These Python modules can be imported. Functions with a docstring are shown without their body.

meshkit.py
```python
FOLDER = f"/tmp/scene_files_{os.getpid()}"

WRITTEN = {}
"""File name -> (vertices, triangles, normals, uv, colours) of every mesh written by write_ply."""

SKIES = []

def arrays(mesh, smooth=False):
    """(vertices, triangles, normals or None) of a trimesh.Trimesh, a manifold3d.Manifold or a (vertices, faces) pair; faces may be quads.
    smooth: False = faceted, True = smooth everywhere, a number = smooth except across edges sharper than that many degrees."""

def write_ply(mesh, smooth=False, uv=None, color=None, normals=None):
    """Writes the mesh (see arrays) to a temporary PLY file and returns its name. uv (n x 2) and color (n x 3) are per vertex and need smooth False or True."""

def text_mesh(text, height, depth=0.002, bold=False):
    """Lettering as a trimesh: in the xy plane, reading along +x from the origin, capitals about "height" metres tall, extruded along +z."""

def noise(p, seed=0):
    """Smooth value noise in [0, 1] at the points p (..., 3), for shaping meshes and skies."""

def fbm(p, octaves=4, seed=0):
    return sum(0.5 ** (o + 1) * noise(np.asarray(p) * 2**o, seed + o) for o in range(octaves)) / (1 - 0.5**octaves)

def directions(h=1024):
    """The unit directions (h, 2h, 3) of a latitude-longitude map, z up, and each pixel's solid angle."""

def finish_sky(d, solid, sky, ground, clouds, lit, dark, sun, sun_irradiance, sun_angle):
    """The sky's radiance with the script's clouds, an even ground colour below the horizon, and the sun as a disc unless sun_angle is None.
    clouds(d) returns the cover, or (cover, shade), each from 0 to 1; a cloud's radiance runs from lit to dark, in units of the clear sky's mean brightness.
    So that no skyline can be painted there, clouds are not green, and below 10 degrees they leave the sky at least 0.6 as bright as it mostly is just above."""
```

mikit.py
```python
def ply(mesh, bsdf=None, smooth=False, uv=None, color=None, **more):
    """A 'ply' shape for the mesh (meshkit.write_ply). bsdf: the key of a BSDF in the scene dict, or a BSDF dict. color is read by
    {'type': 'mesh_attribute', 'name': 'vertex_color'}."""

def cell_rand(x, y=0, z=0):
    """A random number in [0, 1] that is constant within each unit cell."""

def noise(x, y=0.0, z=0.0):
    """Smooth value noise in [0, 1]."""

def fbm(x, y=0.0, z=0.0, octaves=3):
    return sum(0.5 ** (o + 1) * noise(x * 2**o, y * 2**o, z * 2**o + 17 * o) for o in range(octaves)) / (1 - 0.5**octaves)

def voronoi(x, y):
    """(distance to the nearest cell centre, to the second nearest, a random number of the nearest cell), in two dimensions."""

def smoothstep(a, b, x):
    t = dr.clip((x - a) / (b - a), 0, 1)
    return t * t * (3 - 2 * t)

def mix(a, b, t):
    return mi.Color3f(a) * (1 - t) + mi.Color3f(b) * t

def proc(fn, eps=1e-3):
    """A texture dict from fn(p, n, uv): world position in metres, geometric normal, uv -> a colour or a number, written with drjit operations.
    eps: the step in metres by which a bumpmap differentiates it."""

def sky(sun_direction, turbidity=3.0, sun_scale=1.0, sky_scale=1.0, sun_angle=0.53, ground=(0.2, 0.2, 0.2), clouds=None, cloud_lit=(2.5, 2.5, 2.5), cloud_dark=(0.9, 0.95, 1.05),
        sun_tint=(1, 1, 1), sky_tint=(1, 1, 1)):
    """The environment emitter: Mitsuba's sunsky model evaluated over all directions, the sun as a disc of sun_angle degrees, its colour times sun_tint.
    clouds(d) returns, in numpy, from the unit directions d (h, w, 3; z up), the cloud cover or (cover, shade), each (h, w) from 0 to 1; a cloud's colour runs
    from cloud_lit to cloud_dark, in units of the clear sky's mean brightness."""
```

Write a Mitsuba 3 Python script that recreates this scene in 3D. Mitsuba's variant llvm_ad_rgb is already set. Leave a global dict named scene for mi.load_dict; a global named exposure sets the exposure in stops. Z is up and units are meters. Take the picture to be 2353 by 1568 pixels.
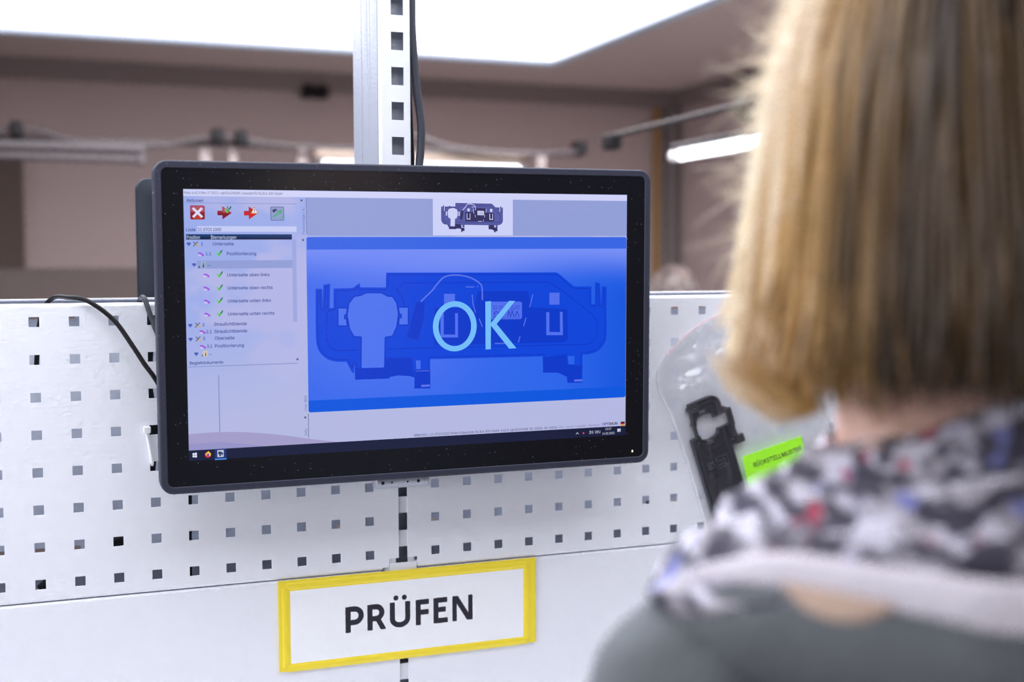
import math, random
import numpy as np, trimesh, mitsuba as mi, drjit as dr, mikit, meshkit, manifold3d
from manifold3d import Manifold, CrossSection
from shapely.geometry import Polygon, LineString, Point, box as sbox, MultiPolygon
from shapely.ops import unary_union
from shapely import affinity
from mikit import proc, noise, fbm, voronoi, smoothstep, mix
T = mi.ScalarTransform4f
rng = np.random.default_rng(7)
random.seed(7)
PI = math.pi
scene, labels = {}, {}

# ------------------------------------------------------------------ camera, light, exposure
EYE = np.array([0.00267, -1.32543, 1.46806])
FWD = np.array([0.35782, 0.93194, -0.05870])
UP = np.array([0.02449, 0.05348, 0.99827])
exposure = 0.08
scene['camera'] = dict(type='thinlens', fov=44.909, fov_axis='x', aperture_radius=0.0062, focus_distance=1.30,
                       near_clip=0.05, far_clip=60.0,
                       to_world=T().look_at(origin=EYE.tolist(), target=(EYE + FWD).tolist(), up=UP.tolist()))
LAMP = (2.95, 3.04, 3.32)          # the big light panel over the bench
TUBE = (3.6, 3.7, 4.1)          # fluorescent tubes of the room
HALL_FILL = (50.0, 49.0, 51.0)  # fill from the added ceiling luminaires, out of sight
WINDOW_FILL = (5.0, 5.2, 5.75)           # fill from the added windows to the left of the photographer

def lin(*c):
    c = np.array(c, float) / 255
    return np.where(c <= 0.04045, c / 12.92, ((c + 0.055) / 1.055) ** 2.4).tolist()
def rgb(v): return {'type': 'rgb', 'value': [float(x) for x in v]}

# ------------------------------------------------------------------ helpers
def key_for(key):
    if key not in scene and key not in labels and not any(k.startswith(key + '__') for k in scene): return key
    n = 1
    while f'{key}_{n:03d}' in scene or f'{key}_{n:03d}' in labels or any(k.startswith(f'{key}_{n:03d}__') for k in scene): n += 1
    return f'{key}_{n:03d}'
def tag(key, label=None, cat=None, group=None, kind=None):
    d = {}
    if label: d['label'] = label
    if cat: d['category'] = cat
    if group: d['group'] = group
    if kind: d['kind'] = kind
    if d: labels[key] = d
def thing(name, label, cat, group=None):
    k = key_for(name); tag(k, label, cat, group); return k
def part(parent, name, mesh, mat, smooth=False, label=None, emit=None, kind=None, weight=None, **more):
    k = key_for(f'{parent}__{name}' if parent else name)
    d = mikit.ply(mesh, mat, smooth, **more)
    if emit is not None:
        d['emitter'] = {'type': 'area', 'radiance': emit if isinstance(emit, dict) else rgb(emit)}
        if weight is not None: d['emitter']['sampling_weight'] = weight
    scene[k] = d
    tag(k, label, kind=kind)
    return k
def struct(name, mesh, mat, label=None, **k):
    key = part(None, name, mesh, mat, **k); labels[key] = {'label': label or name.replace('_', ' '), 'kind': 'structure'}; return key
cat = trimesh.util.concatenate
def bx(x0, x1, y0, y1, z0, z1):
    m = trimesh.creation.box((x1 - x0, y1 - y0, z1 - z0)); m.apply_translation(((x0 + x1) / 2, (y0 + y1) / 2, (z0 + z1) / 2)); return m
def tm(man):
    a = man.to_mesh(); return trimesh.Trimesh(np.array(a.vert_properties[:, :3]), np.array(a.tri_verts), process=False)
def rbox(x0, x1, y0, y1, z0, z1, r, seg=12):
    s = [Manifold.sphere(r, seg).translate((x, y, z)) for x in (x0 + r, x1 - r) for y in (y0 + r, y1 - r) for z in (z0 + r, z1 - r)]
    return tm(Manifold.batch_hull(s))
def tri_flat(poly):
    """a shapely polygon in (x, z) as a flat sheet at y = 0 that faces -y"""
    vs, fs, n = [], [], 0
    for g in getattr(poly, 'geoms', [poly]):
        if g.is_empty or g.geom_type != 'Polygon': continue
        v, f = trimesh.creation.triangulate_polygon(g, engine='earcut')
        vs.append(v); fs.append(f + n); n += len(v)
    v = np.vstack(vs); f = np.vstack(fs)
    m = trimesh.Trimesh(np.c_[v[:, 0], np.zeros(len(v)), v[:, 1]], f, process=False)
    flip = m.face_normals[:, 1] > 0
    m.faces[flip] = m.faces[flip][:, ::-1]
    return m
def slab(poly, y0, y1):
    """a shapely polygon in (x, z) extruded from y0 to y1"""
    out = []
    for g in getattr(poly, 'geoms', [poly]):
        if g.is_empty: continue
        m = trimesh.creation.extrude_polygon(g, y1 - y0, engine='earcut')
        v = m.vertices.copy()
        m = trimesh.Trimesh(np.c_[v[:, 0], y0 + v[:, 2], v[:, 1]], m.faces[:, ::-1], process=False)
        out.append(m)
    return cat(out)
def rrect(x0, x1, z0, z1, r, n=8):
    return sbox(x0 + r, z0 + r, x1 - r, z1 - r).buffer(r, quad_segs=n)
def catmull(pts, n=10):
    p = np.array(pts, float); p = np.vstack([2 * p[0] - p[1], p, 2 * p[-1] - p[-2]]); out = []
    for i in range(1, len(p) - 2):
        for t in np.linspace(0, 1, n, endpoint=False):
            a, b, c, d = p[i - 1:i + 3]
            out.append(0.5 * (2 * b + (c - a) * t + (2 * a - 5 * b + 4 * c - d) * t ** 2 + (3 * b - a - 3 * c + d) * t ** 3))
    out.append(p[-2]); return np.array(out)
def tube(pts, r, sides=10, n=8, curve=True, cap=True):
    p = catmull(pts, n) if curve else np.array(pts, float)
    rr = np.broadcast_to(r, (len(p),)) if np.ndim(r) == 0 else np.interp(np.linspace(0, 1, len(p)), np.linspace(0, 1, len(r)), r)
    t = np.gradient(p, axis=0); t /= np.linalg.norm(t, axis=1, keepdims=True)
    a = np.zeros_like(p); ref = np.array([0, 0, 1.0]) if abs(t[0, 2]) < 0.9 else np.array([1.0, 0, 0])
    u = np.cross(t[0], ref); u /= np.linalg.norm(u)
    for i in range(len(p)):
        u = u - t[i] * (u @ t[i]); u /= np.linalg.norm(u); a[i] = u
    b = np.cross(t, a); ang = np.arange(sides) * 2 * PI / sides
    v = (p[:, None] + rr[:, None, None] * (np.cos(ang)[None, :, None] * a[:, None] + np.sin(ang)[None, :, None] * b[:, None])).reshape(-1, 3)
    i, j = np.meshgrid(np.arange(len(p) - 1), np.arange(sides), indexing='ij')
    q = np.stack([i * sides + j, i * sides + (j + 1) % sides, (i + 1) * sides + (j + 1) % sides, (i + 1) * sides + j], -1).reshape(-1, 4)
    f = np.vstack([q[:, [0, 1, 2]], q[:, [0, 2, 3]]])
    if cap:
        n0 = len(v); v = np.vstack([v, p[0], p[-1]]); s = np.arange(sides)
        f = np.vstack([f, np.c_[(s + 1) % sides, s, np.full(sides, n0)], np.c_[n0 - 1 - sides + s + 1, n0 - sides + (s + 1) % sides, np.full(sides, n0 + 1)]])
    return trimesh.Trimesh(v, f, process=False)
def grid_mesh(P, wrap=False):
    """P (m, n, 3) as a quad sheet"""
    m, n = P.shape[:2]; cols = n if wrap else n - 1
    i, j = np.meshgrid(np.arange(m - 1), np.arange(cols), indexing='ij')
    q = np.stack([i * n + j, i * n + (j + 1) % n, (i + 1) * n + (j + 1) % n, (i + 1) * n + j], -1).reshape(-1, 4)
    return trimesh.Trimesh(P.reshape(-1, 3), np.vstack([q[:, [0, 1, 2]], q[:, [0, 2, 3]]]), process=False)

# ------------------------------------------------------------------ materials
def principled(c, rough=0.5, **k):
    return {'type': 'twosided', 'b': {'type': 'principled', 'base_color': c if isinstance(c, dict) else rgb(c), 'roughness': rough, **k}}
def mat(name, d): scene['mat_' + name] = d; return 'mat_' + name
def bumped(c, rough, scale, fn, eps=4e-4, **k):
    return {'type': 'twosided', 'b': {'type': 'bumpmap', 'arbitrary': proc(fn, eps), 'scale': scale,
            'bsdf': {'type': 'principled', 'base_color': c if isinstance(c, dict) else rgb(c), 'roughness': rough, **k}}}
def paint_bump(p, n, uv): return fbm(p.x * 420, p.y * 420, p.z * 420, octaves=2)
M_WHITE = mat('white_powder_coat', bumped((0.80, 0.82, 0.87), 0.42, 0.0004, paint_bump, specular=0.4))
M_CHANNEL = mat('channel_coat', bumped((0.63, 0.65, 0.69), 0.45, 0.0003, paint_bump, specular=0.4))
M_REAR = mat('shade_grey_coat', bumped((0.53, 0.56, 0.63), 0.5, 0.0003, paint_bump, specular=0.4))  # greyed copy of the white coat, stands in for shade in the gap
M_POST = mat('aluminium_grey_coat', bumped((0.31, 0.335, 0.395), 0.38, 0.0003, paint_bump, specular=0.5, metallic=0.15))
M_WALL = mat('room_plaster', principled(proc(lambda p, n, uv: mix((0.52, 0.425, 0.42), (0.58, 0.475, 0.47), fbm(p.x * 0.8, p.y * 0.8, p.z * 0.8))), 0.9))
M_CEIL = mat('ceiling_plaster', principled((0.50, 0.425, 0.41), 0.9))
M_TRIM = mat('dark_trim', principled((0.27, 0.225, 0.225), 0.6))
M_TRIMB = mat('dark_rail', principled((0.04, 0.036, 0.038), 0.7, specular=0.2))
M_PIPE_C = mat('corner_pipe_grey', principled((0.20, 0.175, 0.18), 0.5))
M_BROWN = mat('brown_panel', principled((0.11, 0.08, 0.07), 0.7))
M_PARTITION = mat('dark_partition', principled((0.07, 0.053, 0.05), 0.8))
M_FLOOR = mat('grey_floor', principled(proc(lambda p, n, uv: mix((0.16, 0.155, 0.15), (0.21, 0.205, 0.20), fbm(p.x * 6, p.y * 6))), 0.45))
M_TOP = mat('bench_laminate', principled((0.80, 0.81, 0.83), 0.4))
def dust(p, n, uv):
    a, _, w = voronoi(p.x * 210 + p.z * 60, p.z * 150)
    s = dr.select((w > 0.86) & (a < 0.05 + 0.05 * (w - 0.86) * 7), 1.0, 0.0)
    b, _, w2 = voronoi(p.x * 420, p.z * 260 - p.x * 80)
    s = dr.maximum(s, dr.select((w2 > 0.90) & (b < 0.07), 0.4, 0.0))
    return s
M_GLASS = mat('black_screen_glass', principled(proc(lambda p, n, uv: mix((0.0065, 0.0068, 0.010), (0.10, 0.105, 0.125), dust(p, n, uv))), 0.22, specular=0.35))
M_FRAME = mat('slate_plastic', bumped(proc(lambda p, n, uv: mix((0.030, 0.033, 0.052), (0.2, 0.2, 0.23), 0.6 * dust(p, n, uv))), 0.5, 0.00012, paint_bump, specular=0.25))
M_BACK = mat('dark_slate_plastic', principled((0.014, 0.018, 0.028), 0.5, specular=0.2))
M_BLACK = mat('black_rubber', principled((0.006, 0.006, 0.008), 0.45, specular=0.2))
M_CABLE = mat('dark_grey_cable', principled((0.030, 0.033, 0.045), 0.5, specular=0.3))
M_STEEL = mat('grey_cast_metal', principled((0.36, 0.38, 0.43), 0.4, metallic=0.4))
M_PIN = mat('dark_hole', principled((0.006, 0.006, 0.008), 0.8))
M_LAMPFRAME = mat('lamp_frame_aluminium', principled((0.40, 0.43, 0.50), 0.35, metallic=0.4))
M_PLASTIC = mat('white_plastic', principled((0.86, 0.87, 0.9), 0.35))
M_YELLOW = mat('yellow_vinyl', principled((0.88, 0.71, 0.045), 0.28, specular=0.5))
M_PAPER = mat('white_paper', principled((0.93, 0.95, 0.97), 0.25, specular=0.5))
M_INK = mat('black_print', principled((0.020, 0.020, 0.032), 0.35))
M_LABEL = mat('green_label_paper', principled((0.36, 0.92, 0.03), 0.5))
M_PART = mat('dark_moulded_plastic', principled((0.030, 0.033, 0.044), 0.45))
M_PARTE = mat('moulded_plastic_edge', principled((0.075, 0.082, 0.10), 0.4))
M_DIFF = mat('lamp_diffuser', principled((0.8, 0.8, 0.8), 0.6))
M_BEIGE = mat('lamp_housing_beige', principled((0.26, 0.205, 0.165), 0.6))
M_GREYBOX = mat('lamp_housing_grey', principled((0.075, 0.066, 0.072), 0.5))
M_PIPE_Y = mat('yellow_pipe', principled((0.36, 0.21, 0.06), 0.5))
M_PIPE_G = mat('grey_pipe', principled((0.075, 0.065, 0.068), 0.5))
M_SCREEN = mat('screen_surface', principled((0.004, 0.004, 0.006), 0.25, specular=0.35))
M_FILM = mat('clear_plastic_film', {'type': 'thindielectric', 'int_ior': 1.55})
M_BAG = mat('milky_plastic_film', {'type': 'blendbsdf', 'weight': 0.34,
        'a': {'type': 'thindielectric', 'int_ior': 1.5},
        'b': {'type': 'twosided', 'b': {'type': 'diffuse', 'reflectance': rgb((0.90, 0.91, 0.94))}}})
M_ZIP = mat('bag_zip_strip', principled((0.55, 0.66, 0.68), 0.4))
M_ZIPRED = mat('bag_red_line', principled((0.75, 0.45, 0.45), 0.4))

# ------------------------------------------------------------------ the room
XL, XR, YF, YB, ZC = -3.2, 3.99, -4.2, 6.0, 2.62
struct('floor', bx(XL - .1, XR + .1, YF - .1, YB + .1, -0.1, 0), M_FLOOR, 'grey smooth workshop floor')
struct('ceiling', bx(XL - .1, XR + .1, YF - .1, YB + .1, ZC, ZC + .1), M_CEIL, 'brownish plaster ceiling above the workshop')
struct('wall_back', bx(XL - .1, XR + .1, YB, YB + .1, 0, ZC), M_WALL, 'mauve-brown plaster wall at the far end of the room')
struct('wall_right', bx(XR, XR + .1, YF - .1, YB, 0, ZC), M_WALL, 'mauve-brown plaster wall on the right of the room')
struct('wall_left', bx(XL - .1, XL, YF - .1, YB, 0, ZC), M_WALL, 'mauve-brown plaster wall on the left of the room')
struct('wall_front', bx(XL - .1, XR + .1, YF - .1, YF, 0, ZC), M_BROWN, 'dark brown wall behind the photographer')  # unseen wall, darkened to cut bounce light on the jacket
struct('trim_1', bx(XL, XR - .06, YB - .06, YB, ZC - .11, ZC), M_TRIM, 'dark strip where far wall meets ceiling')
struct('trim_2', bx(XR - .06, XR, YF, YB, ZC - .11, ZC), M_TRIM, 'dark strip where right wall meets ceiling')
struct('wall_pillar', bx(-1.2, -.045, YB - .16, YB, 0, 2.1), M_BROWN, 'dark brown wall pillar at the left end of the far wall')

# overhead light panel
lp = thing('overhead_light_panel', 'huge glowing white light panel in a thin silver frame, overhead across the top', 'light panel')
LX0, LX1, LY0, LY1, LZ = -0.80, 1.195, -0.90, 1.475, 1.952
part(lp, 'diffuser', trimesh.Trimesh([[LX0 + .012, LY0 + .012, LZ + .014], [LX1 - .012, LY0 + .012, LZ + .014], [LX1 - .012, LY1 - .012, LZ + .014], [LX0 + .012, LY1 - .012, LZ + .014]], [[0, 2, 1], [0, 3, 2]], process=False),
     M_DIFF, emit=LAMP, label='glowing white diffuser sheet')
part(lp, 'housing', bx(LX0 + .004, LX1 - .004, LY0 + .004, LY1 - .004, LZ + .017, LZ + .045), M_LAMPFRAME)
for q in ((LX0, LX1, LY1 - .024, LY1, LZ, LZ + .028), (LX0, LX1, LY0, LY0 + .024, LZ, LZ + .028),
          (LX1 - .024, LX1, LY0 + .024, LY1 - .024, LZ, LZ + .028), (LX0, LX0 + .024, LY0 + .024, LY1 - .024, LZ, LZ + .028)):
    part(lp, 'frame_bar', rbox(*q, .007), M_LAMPFRAME, smooth=35)

# added fill: windows beside the photographer, four luminaires hidden above the light panel
for n, (y0, y1) in enumerate(((-3.9, -2.35), (-2.15, -0.6)), 1):
    z0, z1 = .95, 2.25
    w = f'window_{n}'
    labels[w] = {'label': f'white framed window added for fill light in the left wall, beside the photographer, number {n} from the corner', 'kind': 'structure'}
    for q in ((y0, y1, z0 - .06, z0), (y0, y1, z1, z1 + .06), (y0 - .06, y0, z0 - .06, z1 + .06), (y1, y1 + .06, z0 - .06, z1 + .06), ((y0 + y1) / 2 - .03, (y0 + y1) / 2 + .03, z0, z1)):
        part(w, 'frame_bar', bx(XL, XL + .05, *q), M_PLASTIC)
    for a, b in ((y0, (y0 + y1) / 2 - .03), ((y0 + y1) / 2 + .03, y1)):
        part(w, 'fill_pane', trimesh.Trimesh([[XL + .012, a, z0], [XL + .012, b, z0], [XL + .012, b, z1], [XL + .012, a, z1]], [[0, 1, 2], [0, 2, 3]], process=False), M_DIFF, emit=WINDOW_FILL)
for x, y, e, l in ((0.1, 1.2, HALL_FILL, 'over the far half of the room, front left'), (2.2, 1.2, HALL_FILL, 'over the far half of the room, front right'),
                   (0.8, 2.4, HALL_FILL, 'over the far half of the room, rear left'), (2.0, 2.6, HALL_FILL, 'over the far half of the room, rear right')):
    t = thing('fill_luminaire', 'long unseen fill luminaire added ' + l, 'added ceiling light', 'added luminaires')
    part(t, 'housing', rbox(x - .75, x + .75, y - .15, y + .15, ZC - .07, ZC, .01), M_PLASTIC, smooth=35)
    part(t, 'diffuser', trimesh.Trimesh([[x - .72, y - .13, ZC - .072], [x + .72, y - .13, ZC - .072], [x + .72, y + .13, ZC - .072], [x - .72, y + .13, ZC - .072]], [[0, 2, 1], [0, 3, 2]], process=False), M_DIFF, emit=e)

# ------------------------------------------------------------------ perforated panels, plain panels, post
Z0, PITCH = 1.15, 0.038          # height of the lowest hole row, hole pitch
ZB, ZT = Z0 - .018, Z0 + .2835
def edge_strip(x0, x1, z, up, y, s, depth=0.016, r=0.0028):
    depth = .040 if up > 0 else depth
    """rounded return flange along the top (up=1) or bottom (up=-1) edge of a sheet whose face is at y; s = direction of the return"""
    prof = [(y, z - up * r)] + [(y + s * (r - r * math.cos(a)), z - up * (r - r * math.sin(a))) for a in np.linspace(0, PI / 2, 7)[1:]] + [(y + s * depth, z)]
    inner = [(y + s * depth, z - up * .0015), (y + s * r, z - up * .0015), (y + s * .0015, z - up * r)]
    ring = np.array(prof + inner); n = len(ring)
    v = np.vstack([np.c_[np.full(n, x0), ring], np.c_[np.full(n, x1), ring]])
    i = np.arange(n); q = np.stack([i, (i + 1) % n, (i + 1) % n + n, i + n], 1)
    f = np.vstack([q[:, [0, 1, 2]], q[:, [0, 2, 3]]])
    m = trimesh.Trimesh(v, f, process=False); m2 = trimesh.Trimesh(v, f[:, ::-1], process=False)
    return m if up * s > 0 else m2
def sheet(x0, x1, zb, zt, y, s, holes=None, notch=()):
    r = .0028
    P = sbox(x0, zb + r, x1, zt - r)
    cut = []
    if holes:
        c0, c1, zh = holes
        cut = [sbox(c * PITCH - .005, zh + k * PITCH - .005, c * PITCH + .005, zh + k * PITCH + .005) for c in range(c0, c1 + 1) for k in range(8)]
    P = P.difference(unary_union(cut + [sbox(*n) for n in notch])) if cut or notch else P
    a, b = (y, y + s * .0015) if s > 0 else (y - .0015, y)
    segs = [(x0, x1)]
    for n in notch:
        segs = [(max(x0, u), min(x1, w)) for u, w in ([(u, n[0]) for u, _ in segs] + [(n[2], w) for _, w in segs]) if w - u > 1e-4]
    f0, f1 = (x0, .3560) if x0 < .36 else (.3968, x1)      # the return flanges stop short of the post
    segs = [(max(u, f0), min(w, f1)) for u, w in segs if min(w, f1) - max(u, f0) > 1e-4]
    return cat([slab(P, a, b), edge_strip(f0, f1, zt, 1, y, s)] + [edge_strip(u, w, zb, -1, y, s) for u, w in segs])
GAP0, GAP1 = 0.3750, 0.3852
t = thing('perforated_panel', 'white sheet-metal panel with square holes, to the left of the post and behind the monitor', 'perforated panel', None)
part(t, 'sheet', sheet(-.357, GAP0, ZB, ZT, 0, 1, (-9, 9, Z0), [(.3637, ZB - .01, .38, ZB + .0125)]), M_WHITE, smooth=30)
t = thing('perforated_panel', 'white sheet-metal panel with square holes, right of the post, a plastic bag hanging on it', 'perforated panel', None)
part(t, 'sheet', sheet(GAP1, 1.13, ZB, ZT, 0, 1, (11, 29, Z0), [(.37, ZB - .01, .3965, ZB + .0125)]), M_WHITE, smooth=30)
for x0, x1, c, l in ((-.357, .3747, (-9, 9), 'left'), (.385, 1.13, (11, 29), 'right')):
    t = thing('rear_perforated_panel', f'rear perforated panel of the far side bench, seen through the holes {l} of the post', 'perforated panel', None)
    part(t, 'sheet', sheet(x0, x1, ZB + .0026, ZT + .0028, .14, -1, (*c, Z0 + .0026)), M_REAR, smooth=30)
t = thing('plain_panel', 'plain white sheet-metal panel low down, left of the seam under the perforated panel', 'panel', None)
part(t, 'sheet', sheet(-.357, GAP0, Z0 - .34, ZB - .0012, 0, 1), M_WHITE, smooth=30)
t = thing('plain_panel', 'plain white sheet-metal panel low down, right of the seam beside the person', 'panel', None)
part(t, 'sheet', sheet(GAP1, 1.13, Z0 - .34, ZB - .0012, 0, 1), M_WHITE, smooth=30)

for x0, x1, w in ((-.357, .3560, 'left'), (.3950, 1.13, 'right')):
    t = thing('rear_plain_panel', f'plain panel of the far side bench, low down, {w} of the post', 'panel')
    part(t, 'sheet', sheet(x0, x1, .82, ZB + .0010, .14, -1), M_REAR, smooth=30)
post = thing('upright_post', 'silver-grey upright post with square slots rising behind the monitor to the light panel', 'post')
prof = [(.3633, .0018), (.3605, .0026), (.3590, .0046), (.3585, .0070), (.3585, .0082), (.3615, .0090), (.3615, .0104), (.3585, .0112), (.3572, .020), (.3568, .030), (.3574, .032), (.3574, .036), (.3566, .038), (.3572, .046),
        (.3580, .050), (.3572, .052), (.3566, .062), (.3572, .072), (.3582, .0775), (.3615, .0785), (.3615, .0800), (.3585, .0808), (.3585, .112), (.3605, .1185), (.3605, .1290), (.3640, .1335), (.3640, .1380),
        (.3930, .1380), (.3930, .1335), (.3942, .1290), (.3942, .0050), (.3930, .0026), (.3905, .0018)]
outer = Polygon(prof).difference(sbox(.3655, .0040, .3905, .0165)).difference(sbox(.3655, .040, .3905, .13))
pm = trimesh.creation.extrude_polygon(outer, LZ - .001, engine='earcut')
pman = Manifold(manifold3d.Mesh(np.array(pm.vertices, np.float32), np.array(pm.faces, np.uint32)))
slots = [Manifold.cube((.0142, .010, .0196), True).translate((.3790, .002, Z0 - .003 + .038 * k)) for k in range(-12, 20)]
pman = pman - Manifold.batch_boolean(slots, manifold3d.OpType.Add)
front_p, back_p = pman.split_by_plane((0, -1, 0), -.0097)
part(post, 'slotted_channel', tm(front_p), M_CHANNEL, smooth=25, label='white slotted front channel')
part(post, 'profile', tm(back_p), M_POST, smooth=25, label='grooved grey side profile')
t = thing('panel_hook', 'white hook plate in the seam between the panels, just above the yellow sign', 'hook')
part(t, 'plate', rbox(.3642, .3960, .0003, .0017, ZB - .004, ZB + .0070, .0006, 8), M_WHITE, smooth=30)

# bench top and floor cabinets under the panels
t = thing('workbench', 'white laminate workbench in front of the panels', 'workbench')
part(t, 'worktop', rbox(-.9, 1.35, -.56, -.002, .775, .81, .004), M_TOP, smooth=30)
for x in (-.85, 1.30):
    for y in (-.50, -.06): part(t, 'leg', rbox(x - .025, x + .025, y - .025, y + .025, 0, .776, .005), M_POST, smooth=30)

# ------------------------------------------------------------------ monitor
MPOS = np.array([0.37767, -0.07998, Z0 + 0.26350])
def euler_zxy(z, x, y):
    z, x, y = np.radians([z, x, y])
    Rz = np.array([[np.cos(z), -np.sin(z), 0], [np.sin(z), np.cos(z), 0], [0, 0, 1]])
    Rx = np.array([[1, 0, 0], [0, np.cos(x), -np.sin(x)], [0, np.sin(x), np.cos(x)]])
    Ry = np.array([[np.cos(y), 0, np.sin(y)], [0, 1, 0], [-np.sin(y), 0, np.cos(y)]])
    return Ry @ Rx @ Rz                     # extrinsic z, then x, then y
M4 = np.eye(4); M4[:3, :3] = euler_zxy(-0.889, 1.280, -0.297); M4[:3, 3] = MPOS
TOW = T(M4)
OUTX0, OUTX1, OUTZ0, OUTZ1 = -.2660, .2672, -.1668, .1617
def frame_mesh():
    """bezel frame lofted from rounded rectangles: front lip, bevel, side, back"""
    def ring(d, r, y, n=8):
        p = rrect(OUTX0 + d, OUTX1 - d, OUTZ0 + d, OUTZ1 - d, r, n).exterior.coords[:-1]
        p = np.array(p)
        ang = np.arctan2(p[:, 1], p[:, 0]); return np.c_[p[:, 0], np.full(len(p), y), p[:, 1]]
    rings = [ring(.0076, .0055, .0022), ring(.0074, .0057, -.0002), ring(.0068, .0063, -.0010), ring(.0016, .0115, -.0010), ring(.0004, .0127, .0000), ring(0, .0131, .0016), ring(0, .0131, .020), ring(.0012, .0119, .0225), ring(.020, .010, .034), ring(.06, .01, .036)]
    m = len(rings); n = len(rings[0])
    P = np.array(rings)
    g = grid_mesh(P, wrap=True)
    c = np.array([0, .036, 0]); v = np.vstack([g.vertices, c]); i = np.arange(n); b = (m - 1) * n
    f = np.vstack([g.faces, np.c_[b + i, b + (i + 1) % n, np.full(n, len(v) - 1)]])
    mm = trimesh.Trimesh(v, f, process=False); mm.fix_normals(); return mm
FRAME, FGLASS = frame_mesh(), slab(rrect(OUTX0 + .0074, OUTX1 - .0074, OUTZ0 + .0074, OUTZ1 - .0074, .0057), .0002, .003)
mon = thing('monitor', 'black flat monitor showing a big OK on a blue picture, mounted on the post', 'monitor')
part(mon, 'frame', FRAME, M_FRAME, smooth=28, to_world=TOW, label='slate-grey plastic frame')
bez = part(mon, 'front_glass', FGLASS, M_GLASS, to_world=TOW, label='glossy black glass border speckled with dust')
part(mon, 'power_light', trimesh.creation.icosphere(2, .0011).apply_transform(np.diag([.8, .5, 1.25, 1])).apply_translation((.2469, -.0001, -.1529)), M_DIFF, smooth=True, emit=(1.6, 1.5, .25), weight=0.0, to_world=TOW, label='tiny yellow-green power light')
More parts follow.
